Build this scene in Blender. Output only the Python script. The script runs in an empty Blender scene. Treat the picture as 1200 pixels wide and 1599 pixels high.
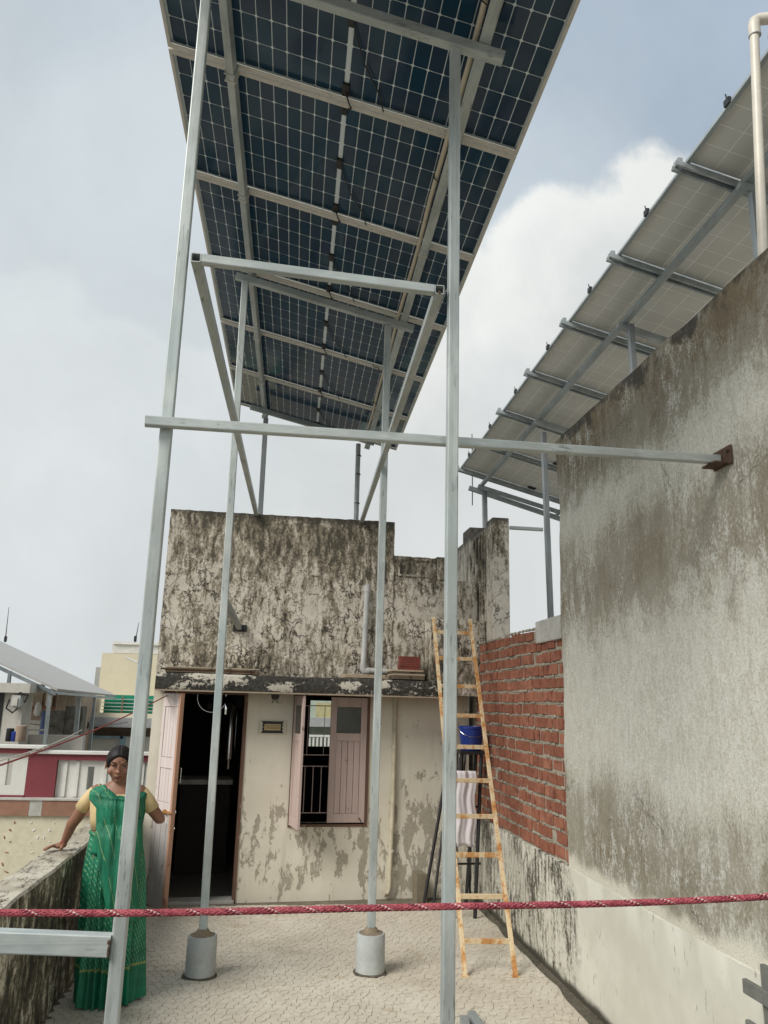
import bpy, bmesh, math, random
import numpy as np
from mathutils import Vector, Matrix, noise as mnoise
random.seed(7)
rnd = random.Random(11)
PI = math.pi
# ------------------------------------------------------------------ camera, world, sun, exposure
scene = bpy.context.scene
C = scene.collection
F_PX, YAW, PITCH, ROLL, EYE = 1240.9, 0.1309, 0.2377, 0.0261, 1.87
cy_, sy_, cp_, sp_ = math.cos(YAW), math.sin(YAW), math.cos(PITCH), math.sin(PITCH)
FWD = Vector((sy_*cp_, cy_*cp_, sp_)); RGT0 = Vector((cy_, -sy_, 0)); UP0 = RGT0.cross(FWD)
RGT = RGT0*math.cos(ROLL)+UP0*math.sin(ROLL); UPV = UP0*math.cos(ROLL)-RGT0*math.sin(ROLL)
cam_d = bpy.data.cameras.new('camera'); cam = bpy.data.objects.new('camera', cam_d); C.objects.link(cam)
cam_d.sensor_fit = 'HORIZONTAL'; cam_d.sensor_width = 36; cam_d.lens = 36*F_PX/1200
cam_d.clip_start = 0.05; cam_d.clip_end = 3000
M3 = Matrix((RGT, UPV, -FWD)).transposed()
cam.matrix_world = Matrix.Translation((0, 0, EYE)) @ M3.to_4x4()
scene.camera = cam

SUN_EL, SUN_AZ = math.radians(42), math.radians(235)      # azimuth clockwise from +Y: behind the camera, to its left
world = bpy.data.worlds.new('World'); scene.world = world; world.use_nodes = True
wt = world.node_tree; wt.nodes.clear()
def wn(t, **k):
    n = wt.nodes.new(t)
    for a, b in k.items(): setattr(n, a, b)
    return n
w_out = wn('ShaderNodeOutputWorld'); w_bg = wn('ShaderNodeBackground')
sky = wn('ShaderNodeTexSky', sky_type='NISHITA', sun_disc=False, sun_elevation=SUN_EL, sun_rotation=SUN_AZ, air_density=1.0, dust_density=2.2, ozone_density=1.0)
w_tc = wn('ShaderNodeTexCoord')
def wmath(op, a, b=None, c=None, clamp=False):
    n = wn('ShaderNodeMath', operation=op); n.use_clamp = clamp
    for i, v in enumerate((a, b, c)):
        if v is None: continue
        if isinstance(v, (int, float)): n.inputs[i].default_value = v
        else: wt.links.new(v, n.inputs[i])
    return n.outputs[0]
def wnoise(scale, detail, rough, vec, dist=0.0):
    n = wn('ShaderNodeTexNoise'); n.inputs['Scale'].default_value = scale; n.inputs['Detail'].default_value = detail
    n.inputs['Roughness'].default_value = rough; n.inputs['Distortion'].default_value = dist
    wt.links.new(vec, n.inputs['Vector']); return n.outputs['Fac']
def wsmooth(x, a, b):
    n = wn('ShaderNodeMapRange', interpolation_type='SMOOTHSTEP'); wt.links.new(x, n.inputs[0])
    n.inputs[1].default_value = a; n.inputs[2].default_value = b; return n.outputs[0]
def wmix(f, a, b):
    n = wn('ShaderNodeMix', data_type='RGBA')
    if isinstance(f, (int, float)): n.inputs[0].default_value = f
    else: wt.links.new(f, n.inputs[0])
    for i, v in ((6, a), (7, b)):
        if isinstance(v, tuple): n.inputs[i].default_value = (*v, 1)
        else: wt.links.new(v, n.inputs[i])
    return n.outputs[2]
sep = wn('ShaderNodeSeparateXYZ'); wt.links.new(w_tc.outputs['Generated'], sep.inputs[0])
dx_, dz_ = sep.outputs[0], sep.outputs[2]
# scale the physical sky down first, then lay cloud over it
sc = wn('ShaderNodeVectorMath', operation='SCALE'); wt.links.new(sky.outputs[0], sc.inputs[0]); sc.inputs[3].default_value = 0.115
skyc = wmix(0.80, sc.outputs[0], (0.42, 0.50, 0.58))
n_big = wnoise(1.3, 6, 0.52, w_tc.outputs['Generated'], 0.35)
n_fine = wnoise(4.2, 10, 0.60, w_tc.outputs['Generated'], 0.25)
# cumulus bank low on the right, whose top edge climbs to the right
edge = wmath('SUBTRACT', wmath('ADD', wmath('MULTIPLY', wmath('SUBTRACT', dx_, 0.238), 0.30), 0.556), dz_)
edge = wmath('ADD', edge, wmath('MULTIPLY', wmath('SUBTRACT', n_fine, 0.5), 0.34))
puff = wn('ShaderNodeTexVoronoi', feature='SMOOTH_F1'); puff.inputs['Scale'].default_value = 9.0; puff.inputs['Smoothness'].default_value = 0.35; wt.links.new(w_tc.outputs['Generated'], puff.inputs['Vector'])
edge = wmath('ADD', edge, wmath('MULTIPLY', wmath('SUBTRACT', 0.42, puff.outputs['Distance']), 0.13))
edge = wmath('ADD', edge, wmath('MULTIPLY', wmath('SUBTRACT', n_big, 0.5), 0.16))
cum = wsmooth(edge, -0.008, 0.040)
veil = wsmooth(wmath('ADD', wmath('MULTIPLY', dx_, -0.45), wmath('MULTIPLY', n_big, 1.15)), 0.38, 0.72)
low = wsmooth(dz_, 0.60, 0.10)
col = wmix(wmath('MULTIPLY', veil, 0.80), skyc, (0.575, 0.62, 0.64))
col = wmix(wmath('MULTIPLY', low, 0.85), col, (0.575, 0.61, 0.615))
shade = wsmooth(wmath('ADD', edge, wmath('MULTIPLY', n_fine, 0.30)), 0.17, 0.40)
ccol = wmix(shade, (0.74, 0.755, 0.735), (0.61, 0.635, 0.635))
col = wmix(wmath('MULTIPLY', cum, wmath('SUBTRACT', 1.0, wmath('MULTIPLY', wsmooth(dx_, 0.16, -0.16), 0.75))), col, ccol)
mot = wnoise(2.6, 7, 0.6, w_tc.outputs['Generated'], 0.4)
mm = wn('ShaderNodeVectorMath', operation='SCALE'); wt.links.new(col, mm.inputs[0])
wt.links.new(wmath('ADD', 0.78, wmath('MULTIPLY', mot, 0.44)), mm.inputs[3])
wt.links.new(mm.outputs[0], w_bg.inputs['Color']); w_bg.inputs['Strength'].default_value = 0.93
wt.links.new(w_bg.outputs[0], w_out.inputs[0])
sl = bpy.data.lights.new('sun', 'SUN'); sl.energy = 2.6; sl.angle = math.radians(30); sl.color = (1.0, 0.95, 0.87)
so = bpy.data.objects.new('sun', sl); C.objects.link(so)
sd = Vector((math.sin(SUN_AZ)*math.cos(SUN_EL), math.cos(SUN_AZ)*math.cos(SUN_EL), math.sin(SUN_EL)))
so.rotation_euler = sd.to_track_quat('Z', 'Y').to_euler()
scene.view_settings.view_transform = 'Standard'; scene.view_settings.look = 'None'
scene.view_settings.gamma = 1; scene.view_settings.exposure = 0.32; scene.view_settings.use_curve_mapping = False

def at(px, py, Y):
    """world point seen at a pixel of the 1200x1599 photograph, at distance Y: used to survey the far buildings"""
    d = FWD + RGT*((px-600)/F_PX) + UPV*((799.5-py)/F_PX)
    return Vector((0, 0, EYE)) + d*(Y/d.y)

# ------------------------------------------------------------------ materials
class NT:
    def __init__(s, name):
        s.m = bpy.data.materials.new(name); s.m.use_nodes = True; s.t = s.m.node_tree
        s.b = s.t.nodes['Principled BSDF']; s.tc = s.t.nodes.new('ShaderNodeTexCoord'); s.P = s.tc.outputs['Object']
        s._sep = None
    def n(s, ty, **k):
        x = s.t.nodes.new(ty)
        for a, b in k.items(): setattr(x, a, b)
        return x
    def L(s, a, b):
        if isinstance(a, bpy.types.NodeSocket): s.t.links.new(a, b)
        elif isinstance(a, tuple) and len(a) == 3 and b.type == 'RGBA': b.default_value = (*a, 1)
        else: b.default_value = a
    def math(s, op, a, b=0.0, clamp=False):
        x = s.n('ShaderNodeMath', operation=op); x.use_clamp = clamp; s.L(a, x.inputs[0]); s.L(b, x.inputs[1]); return x.outputs[0]
    def scl(s, v, vec=None):
        x = s.n('ShaderNodeVectorMath', operation='MULTIPLY'); s.L(vec or s.P, x.inputs[0]); x.inputs[1].default_value = v; return x.outputs[0]
    def noise(s, scale, detail=6, rough=.6, vec=None, dist=0.0, colr=False):
        x = s.n('ShaderNodeTexNoise'); s.L(vec or s.P, x.inputs['Vector']); x.inputs['Scale'].default_value = scale
        x.inputs['Detail'].default_value = detail; x.inputs['Roughness'].default_value = rough; x.inputs['Distortion'].default_value = dist
        return x.outputs['Color' if colr else 'Fac']
    def vor(s, scale, feat='DISTANCE_TO_EDGE', vec=None, rand=1.0):
        x = s.n('ShaderNodeTexVoronoi', feature=feat); s.L(vec or s.P, x.inputs['Vector']); x.inputs['Scale'].default_value = scale
        x.inputs['Randomness'].default_value = rand
        return x.outputs['Color' if feat == 'F1' else 'Distance']
    def warp(s, amt, scale=3.0, vec=None):
        nn = s.noise(scale, 4, .6, vec, colr=True)
        a = s.n('ShaderNodeVectorMath', operation='SUBTRACT'); s.L(nn, a.inputs[0]); a.inputs[1].default_value = (.5, .5, .5)
        b = s.n('ShaderNodeVectorMath', operation='SCALE'); s.L(a.outputs[0], b.inputs[0]); b.inputs[3].default_value = amt
        c = s.n('ShaderNodeVectorMath', operation='ADD'); s.L(vec or s.P, c.inputs[0]); s.L(b.outputs[0], c.inputs[1]); return c.outputs[0]
    def step(s, x, a, b, smooth=True):
        r = s.n('ShaderNodeMapRange'); r.interpolation_type = 'SMOOTHSTEP' if smooth else 'LINEAR'
        s.L(x, r.inputs[0]); r.inputs[1].default_value = a; r.inputs[2].default_value = b; return r.outputs[0]
    def xyz(s, i):
        if s._sep is None:
            s._sep = s.n('ShaderNodeSeparateXYZ'); s.L(s.P, s._sep.inputs[0])
        return s._sep.outputs[i]
    def mix(s, f, a, b, mode='MIX'):
        x = s.n('ShaderNodeMix', data_type='RGBA', blend_type=mode); s.L(f, x.inputs[0]); s.L(a, x.inputs[6]); s.L(b, x.inputs[7]); return x.outputs[2]
    def rand(s):
        return s.n('ShaderNodeObjectInfo').outputs['Random']
    def bump(s, h, strength=.5, dist=.01):
        x = s.n('ShaderNodeBump'); x.inputs['Strength'].default_value = strength; x.inputs['Distance'].default_value = dist
        s.L(h, x.inputs['Height']); s.L(x.outputs[0], s.b.inputs['Normal']); return x
    def done(s, col=None, rough=.7, metal=0.0, spec=None):
        if col is not None: s.L(col, s.b.inputs['Base Color'])
        s.L(rough, s.b.inputs['Roughness']); s.L(metal, s.b.inputs['Metallic'])
        if spec is not None: s.b.inputs['Specular IOR Level'].default_value = spec
        return s.m

def plain(name, col, rough=.6, metal=0.0, var=.18, scale=9, bump=.15, spec=None):
    k = NT(name); a = k.noise(scale, 6, .65); b = k.noise(scale*7, 3, .6)
    f = k.math('ADD', k.math('MULTIPLY', a, .7), k.math('MULTIPLY', b, .3))
    lo = tuple(c*(1-var) for c in col); hi = tuple(min(1, c*(1+var)) for c in col)
    k.bump(f, bump, .004)
    return k.done(k.mix(k.step(f, .3, .7), lo, hi), rough, metal, spec)

def galv(name, axis, col=(.47, .51, .50)):
    k = NT(name)
    st = [9, 9, 9]; st[axis] = 2.6
    st2 = [90, 90, 90]; st2[axis] = 12
    a = k.noise(1, 6, .65, k.scl(tuple(st))); b = k.noise(1, 4, .6, k.scl(tuple(st2))); c = k.noise(2.2, 4, .6)
    base = k.mix(k.step(k.math('ADD', k.math('MULTIPLY', a, .75), k.math('MULTIPLY', k.noise(1, 4, .6, k.scl(tuple(v*1.6 if i != axis else .5 for i, v in enumerate(st2)))), .25)), .36, .64), tuple(x*.78 for x in col), tuple(min(1, x*1.16) for x in col))
    base = k.mix(k.math('MULTIPLY', k.step(c, .45, .72), .55), base, tuple(x*y for x, y in zip(col, (.74, .86, .90))))
    spots = k.math('MULTIPLY', k.step(b, .56, .64), k.step(k.noise(3.1, 3, .5), .52, .62))
    base = k.mix(k.math('MULTIPLY', spots, .55), base, (.10, .11, .10))
    sp = k.noise(34, 3, .6); base = k.mix(k.math('MULTIPLY', k.step(sp, .70, .76), .5), base, (.16, .15, .12))
    k.bump(k.math('ADD', a, b), .12, .002)
    return k.done(base, k.math('ADD', .38, k.math('MULTIPLY', a, .25)), .32)
GX, GY, GZ = galv('galvanised_steel_x', 0), galv('galvanised_steel_y', 1), galv('galvanised_steel_z', 2)
GD = galv('galvanised_steel_dull', 1, (.34, .37, .37))
GDX = galv('galvanised_steel_dull_x', 0, (.30, .33, .33)); GDZ = galv('galvanised_steel_dull_z', 2, (.20, .22, .23))

def m_mould(name='mouldy_limewash', off=0.0):       # mouldy limewashed parapet, black streaks under the coping, cracked lower down
    k = NT(name)
    Pw = k.warp(.10, 5)
    z = k.xyz(2)
    big = k.noise(2.3, 8, .65, k.scl((1, 1, .7), Pw)); st = k.noise(1, 9, .74, k.scl((17, 17, 4.6), Pw)); fn = k.noise(38, 6, .75)
    f = k.math('ADD', k.math('ADD', k.math('MULTIPLY', big, .30), k.math('MULTIPLY', st, .48)), k.math('MULTIPLY', fn, .22))
    hb = k.math('ADD', k.math('MULTIPLY', k.step(z, 2.85, 3.7), .055), k.math('MULTIPLY', k.step(z, 2.75, 2.2), .018))
    f = k.math('ADD', k.math('ADD', f, hb), off)
    base = k.mix(k.step(k.noise(3.5, 5, .6), .35, .7), (.66, .615, .535), (.52, .475, .40))
    base = k.mix(k.step(f, .478, .53), base, (.27, .235, .175))
    base = k.mix(k.step(f, .525, .585), base, (.078, .070, .052))
    cr = k.vor(6.6, vec=k.warp(.20, 9, k.warp(.25, 3, k.scl((1.2, 1.2, 1)))))
    crz = k.math('MULTIPLY', k.step(k.math('ADD', cr, k.math('MULTIPLY', fn, -.035)), .030, .0), k.math('MULTIPLY', k.step(z, 3.45, 3.0), k.step(k.noise(3.3, 5, .7), .44, .56)))
    base = k.mix(k.math('MULTIPLY', crz, .9), base, (.035, .032, .026))
    top = k.step(k.math('ADD', z, k.math('MULTIPLY', fn, .12)), 3.78, 3.86)
    base = k.mix(k.math('MULTIPLY', top, .8), base, (.045, .042, .035))
    k.bump(k.math('SUBTRACT', k.math('ADD', k.math('MULTIPLY', st, .5), k.math('MULTIPLY', fn, .4)), k.math('MULTIPLY', crz, 1.0)), .7, .012)
    return k.done(base, .92)
M_MOULD = m_mould(); M_PIER = m_mould('mouldy_limewash_sun_lift', -.040)  # pier copy: less mould, colour lightened to stand in for missing sun

def m_slab():
    k = NT('blackened_concrete'); f = k.noise(3.2, 8, .65, k.scl((1, 1, 2))); g = k.noise(30, 5, .7)
    h = k.math('ADD', k.math('MULTIPLY', f, .7), k.math('MULTIPLY', g, .3))
    base = k.mix(k.step(g, .35, .7), (.022, .021, .018), (.075, .070, .058))
    base = k.mix(k.step(h, .53, .565), base, (.52, .49, .42)); k.bump(h, .6, .01); return k.done(base, .9)
M_SLAB = m_slab()

def m_cream():       # front wall: cream distemper, flaked towards the floor, browner just under the slab
    k = NT('flaking_cream_paint'); z = k.xyz(2); x = k.xyz(0)
    a = k.noise(1.6, 6, .6); fl = k.noise(1, 10, .72, k.scl((8.5, 8.5, 3.2), k.warp(.10, 4)), .1); fn = k.noise(40, 4, .6)
    base = k.mix(k.step(a, .3, .7), (.66, .615, .51), (.77, .73, .625))
    base = k.mix(k.math('MULTIPLY', k.step(k.noise(1, 5, .6, k.scl((8, 8, .8))), .52, .75), .35), base, (.42, .36, .26))
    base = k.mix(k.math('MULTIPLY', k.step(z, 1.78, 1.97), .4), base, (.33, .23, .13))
    band = k.math('MULTIPLY', k.step(z, 1.45, .55), .125)
    low_ = k.math('MULTIPLY', k.step(z, .22, .04), -.06)
    m = k.math('ADD', k.math('ADD', fl, band), low_)
    m = k.math('ADD', m, k.math('MULTIPLY', k.step(x, 1.20, 1.5), .045))
    mask = k.step(m, .648, .660)
    base = k.mix(mask, base, k.mix(k.step(fn, .3, .7), (.34, .305, .24), (.44, .40, .325)))
    k.bump(k.math('ADD', k.math('MULTIPLY', mask, -.8), k.math('MULTIPLY', fn, .2)), .6, .006)
    return k.done(base, .85)
M_CREAM = m_cream()

def m_tall():        # weathered cement render of the neighbour's side wall
    k = NT('weathered_render'); z = k.xyz(2); y = k.xyz(1)
    Pw = k.warp(.12, 2.5)
    big = k.noise(.75, 6, .55, Pw); st = k.noise(1, 9, .68, k.scl((9, 9, 1.8), Pw)); st2 = k.noise(1, 8, .75, k.scl((30, 30, 5.0), k.warp(.2, 5)))
    fn = k.noise(55, 5, .72); md = k.noise(5, 7, .65, Pw)
    r = k.n('ShaderNodeValToRGB'); cr = r.color_ramp
    cr.elements[0].position = 0; cr.elements[0].color = (.34,)*3+(1,); cr.elements[1].position = 1; cr.elements[1].color = (.92,)*3+(1,)
    for p, v in ((.19, .42), (.26, .62), (.33, .56), (.40, .26), (.50, .16), (.57, .40), (.66, .74), (.74, .66), (.815, .34), (.875, .70), (.95, .86)):
        e = cr.elements.new(p); e.color = (v,)*3+(1,)
    k.L(k.math('DIVIDE', k.math('ADD', z, k.math('MULTIPLY', k.math('SUBTRACT', md, .5), .35)), 4.0), r.inputs[0])
    f = k.math('ADD', k.math('ADD', k.math('MULTIPLY', big, .48), k.math('MULTIPLY', st, .26)), k.math('MULTIPLY', st2, .26))
    f = k.math('ADD', k.math('SUBTRACT', f, .5), k.math('MULTIPLY', k.math('SUBTRACT', r.outputs[0], .5), .46))
    f = k.math('ADD', f, k.math('ADD', k.math('MULTIPLY', k.math('SUBTRACT', md, .5), .20), k.math('MULTIPLY', k.math('SUBTRACT', k.noise(70, 4, .8, k.scl((1, 1, .6))), .5), .34)))
    base = k.mix(k.step(k.math('ADD', k.math('MULTIPLY', st2, .6), k.math('MULTIPLY', fn, .4)), .38, .60), (.46, .45, .38), (.64, .635, .57))
    base = k.mix(k.step(f, -.075, .085), base, k.mix(k.step(md, .35, .65), (.235, .212, .160), (.31, .29, .235)))
    base = k.mix(k.step(f, .10, .20), base, (.175, .140, .088))
    wh = k.math('MULTIPLY', k.step(k.math('ADD', k.math('MULTIPLY', k.noise(1, 8, .75, k.scl((16, 16, 6), Pw)), .6), k.math('MULTIPLY', fn, .4)), .49, .58), k.step(k.noise(1.9, 5, .65, k.scl((1, 1, .7))), .42, .58))
    base = k.mix(k.math('MULTIPLY', wh, .80), base, (.60, .60, .56))
    lime = k.step(k.math('ADD', z, k.math('MULTIPLY', k.math('SUBTRACT', md, .5), .22)), .90, .825); base = k.mix(k.math('MULTIPLY', lime, .9), base, (.66, .64, .54))
    # black growth under the top edge
    t = k.step(k.math('ADD', z, k.math('MULTIPLY', k.math('SUBTRACT', md, .5), .8)), 3.82, 3.96)
    base = k.mix(k.math('MULTIPLY', t, .85), base, (.035, .033, .028))
    sp = k.math('MULTIPLY', k.step(k.noise(120, 3, .7), .56, .64), .50); base = k.mix(sp, base, (.11, .095, .065))
    crk = k.math('MULTIPLY', k.step(k.vor(.9, vec=k.warp(.5, 3)), .010, .002), k.step(k.noise(1.1, 3, .5), .52, .6))
    base = k.mix(k.math('MULTIPLY', crk, .25), base, (.09, .08, .06))
    k.bump(k.math('SUBTRACT', k.math('ADD', k.math('MULTIPLY', fn, .5), k.math('MULTIPLY', st, .4)), crk), .65, .008)
    return k.done(base, .93)
M_TALL = m_tall()

def m_plinth():      # limewashed terrace parapet on the right: clean near the camera, mouldy below the bricks
    k = NT('limewashed_plinth'); z = k.xyz(2); y = k.xyz(1)
    st = k.noise(1, 9, .74, k.scl((20, 20, 4.5), k.warp(.12, 5))); b = k.noise(2.4, 6, .6); fn = k.noise(38, 6, .75)
    base = k.mix(k.step(b, .3, .7), (.56, .55, .47), (.67, .66, .58))
    far = k.step(k.math('ADD', y, k.math('MULTIPLY', b, .5)), .82, 1.12)
    m = k.math('ADD', k.math('MULTIPLY', st, .50), k.math('ADD', k.math('MULTIPLY', fn, .25), k.math('MULTIPLY', b, .25)))
    base = k.mix(k.math('MULTIPLY', k.step(m, .45, .56), far), base, (.16, .145, .11))
    base = k.mix(k.math('MULTIPLY', k.step(m, .515, .58), far), base, (.050, .047, .038))
    nr = k.math('MULTIPLY', k.step(k.noise(1, 6, .7, k.scl((40, 40, 10))), .60, .66), k.step(k.noise(2.1, 4, .6), .44, .58))
    base = k.mix(k.math('MULTIPLY', nr, .7), base, (.16, .16, .12))
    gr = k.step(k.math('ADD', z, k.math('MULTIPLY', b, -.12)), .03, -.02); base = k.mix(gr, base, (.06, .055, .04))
    k.bump(k.math('ADD', m, k.math('MULTIPLY', nr, -.6)), .5, .007); return k.done(base, .9)
M_PLINTH = m_plinth()

def m_leftwall():
    k = NT('black_mould_parapet')
    st = k.noise(1, 9, .74, k.scl((11, 11, 2.4), k.warp(.2, 5))); fn = k.noise(26, 6, .75); b = k.noise(2.6, 6, .65)
    m = k.math('ADD', k.math('MULTIPLY', st, .52), k.math('ADD', k.math('MULTIPLY', b, .26), k.math('MULTIPLY', fn, .22)))
    base = k.mix(k.step(m, .425, .475), (.66, .64, .54), (.30, .27, .20))
    base = k.mix(k.step(m, .455, .51), base, (.095, .085, .055)); base = k.mix(k.step(m, .50, .56), base, (.026, .025, .019))
    nrm = k.n('ShaderNodeNewGeometry'); s2 = k.n('ShaderNodeSeparateXYZ'); k.L(nrm.outputs['True Normal'], s2.inputs[0])
    up = k.step(s2.outputs[2], .5, .8)
    cr = k.vor(5.5, vec=k.warp(.45, 5, k.scl((2.2, .7, 1)))); tp = k.mix(k.step(k.noise(3, 6, .65), .35, .68), (.58, .54, .45), (.36, .32, .25))
    tp = k.mix(k.math('MULTIPLY', k.math('MULTIPLY', k.step(cr, .035, .008), k.step(k.noise(4, 3, .5), .42, .55)), .8), tp, (.09, .08, .06)); tp = k.mix(k.step(k.noise(1, 6, .7, k.scl((14, 5, 9))), .54, .64), tp, (.10, .09, .065))
    base = k.mix(up, base, tp); k.bump(k.math('ADD', m, k.math('MULTIPLY', k.step(cr, .05, .012), -.4)), .7, .012); return k.done(base, .93)
M_LEFT = m_leftwall()

def m_tile():
    k = NT('broken_china_mosaic'); r = k.rand(); a = k.noise(1.1, 5, .6); b = k.noise(22, 5, .65)
    base = k.mix(k.step(a, .32, .68), (.55, .50, .415), (.66, .62, .53))
    pc = k.vor(15.5, 'F1', rand=.9); sp_ = k.n('ShaderNodeSeparateColor'); k.L(pc, sp_.inputs[0])
    base = k.mix(k.math('MULTIPLY', sp_.outputs[0], .30), base, (.40, .355, .28))
    base = k.mix(k.math('MULTIPLY', k.step(b, .5, .75), .35), base, (.30, .26, .19))
    base = k.mix(k.math('MULTIPLY', k.step(k.noise(2.7, 5, .65), .57, .72), .5), base, (.34, .25, .12))
    base = k.mix(k.math('MULTIPLY', k.step(k.noise(.8, 6, .7), .50, .68), .45), base, (.36, .31, .235))
    base = k.mix(k.math('MULTIPLY', k.step(k.noise(6, 6, .75), .60, .70), .5), base, (.24, .205, .15))
    k.bump(b, .2, .003); return k.done(base, k.math('ADD', .42, k.math('MULTIPLY', b, .4)))
M_TILE = m_tile()
M_GROUT = plain('dirty_grout', (.155, .135, .10), .95, var=.4, scale=14)

def m_brick():
    k = NT('red_clay_brick'); r = k.rand(); a = k.noise(11, 6, .7); b = k.noise(60, 4, .7)
    base = k.mix(r, (.25, .085, .048), (.37, .150, .090)); base = k.mix(k.step(a, .40, .75), base, (.155, .048, .032))
    base = k.mix(k.math('MULTIPLY', k.step(k.noise(24, 5, .7), .56, .68), .55), base, (.33, .25, .19))
    k.bump(k.math('ADD', a, k.math('MULTIPLY', b, .6)), .9, .007); return k.done(base, .93)
M_BRICK = m_brick(); M_MORTAR = plain('cement_mortar', (.33, .30, .24), .95, var=.35, scale=25, bump=.9)

def m_cell():
    k = NT('silicon_cell'); r = k.rand()
    base = k.mix(r, (.0120, .0560, .0980), (.0340, .0600, .1020))
    w = k.n('ShaderNodeTexWave', wave_type='BANDS', bands_direction='Y'); k.L(k.P, w.inputs['Vector']); w.inputs['Scale'].default_value = 26
    base = k.mix(k.math('MULTIPLY', k.step(w.outputs['Fac'], .82, .97), .30), base, (.05, .065, .075))
    k.b.inputs['IOR'].default_value = 1.5
    return k.done(base, .08, 0.0, .25)
M_CELL = m_cell()
M_GRID = plain('white_cell_grid_under_glass', (.70, .79, .82), .15, var=.06)
M_ALU = plain('anodised_aluminium_frame', (.60, .585, .53), .5, .2, var=.10, scale=20)
M_BLACK = plain('black_plastic', (.012, .012, .013), .45, var=.3)
M_CABLE = plain('black_cable', (.010, .010, .010), .5)
M_CONDUIT = plain('cream_pvc_conduit', (.60, .53, .41), .45, var=.07)
M_PVC = plain('white_pvc_pipe', (.62, .58, .50), .4, var=.10, scale=5)
M_PVCG = plain('grey_pvc_pipe', (.42, .43, .42), .45, var=.2, scale=6)
M_CONC = plain('pale_concrete', (.46, .455, .42), .9, var=.22, scale=6, bump=.5)
M_FOOT = plain('concrete_in_grey_pipe', (.40, .425, .42), .8, var=.14, scale=5, bump=.3)
def m_back():
    k = NT('white_backsheet'); a = k.noise(1.5, 5, .6)
    return k.done(k.mix(k.step(a, .3, .7), (.56, .55, .50), (.63, .62, .57)), .55)
M_BACK = m_back(); M_BLINE = plain('backsheet_gap', (.92, .90, .82), .5)

def m_wood(name, col, worn, axis=2, amt=.58):
    k = NT(name); s_ = [30, 30, 30]; s_[axis] = 2.0
    a = k.noise(1, 7, .65, k.scl(tuple(s_))); b = k.noise(7, 6, .65, k.scl((1, 1, .6)))
    base = k.mix(k.step(a, .3, .7), tuple(c*.86 for c in col), col); base = k.mix(k.step(b, amt, amt+.03), base, worn)
    k.bump(k.math('ADD', a, k.math('MULTIPLY', k.step(b, amt, amt+.03), -.5)), .4, .003); return k.done(base, .65)
M_PINK = m_wood('pink_enamel_wood', (.54, .42, .385), (.22, .17, .13), amt=.66)
M_PINKL = m_wood('pale_pink_door_paint', (.64, .56, .535), (.21, .17, .135), amt=.63)
M_EDGE = m_wood('salmon_door_edge', (.48, .28, .19), (.20, .10, .07), amt=.60)
M_FRAME = m_wood('brown_door_frame', (.14, .075, .05), (.30, .24, .17), amt=.60)
M_PLANK = m_wood('weathered_plank', (.42, .34, .24), (.20, .16, .11), 0, .60)
M_PLANKD = m_wood('old_dark_plank', (.13, .10, .07), (.05, .04, .03), 0, .55)
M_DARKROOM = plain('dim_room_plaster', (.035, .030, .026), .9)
M_STEEL = plain('polished_steel', (.65, .65, .63), .18, 1.0, var=.05)
M_GLASSD = None
def m_glass(name, tint=(.8, .85, .85), rough=.05):
    k = NT(name); k.b.inputs['Transmission Weight'].default_value = .85; k.b.inputs['IOR'].default_value = 1.45
    return k.done(tint, rough)
M_GLASS = plain('dark_window_glass', (.012, .015, .014), .03, var=0, bump=0, spec=.8)

def m_rust():
    k = NT('rusty_cream_paint'); a = k.noise(9, 7, .7, k.scl((1, 1, .45))); b = k.noise(50, 4, .7)
    f = k.math('ADD', k.math('MULTIPLY', a, .75), k.math('MULTIPLY', b, .25))
    base = k.mix(k.step(f, .48, .56), (.62, .50, .32), (.48, .24, .08)); base = k.mix(k.step(f, .57, .66), base, (.24, .085, .025))
    k.bump(f, .5, .003); return k.done(base, .75)
M_RUST = m_rust()

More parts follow.
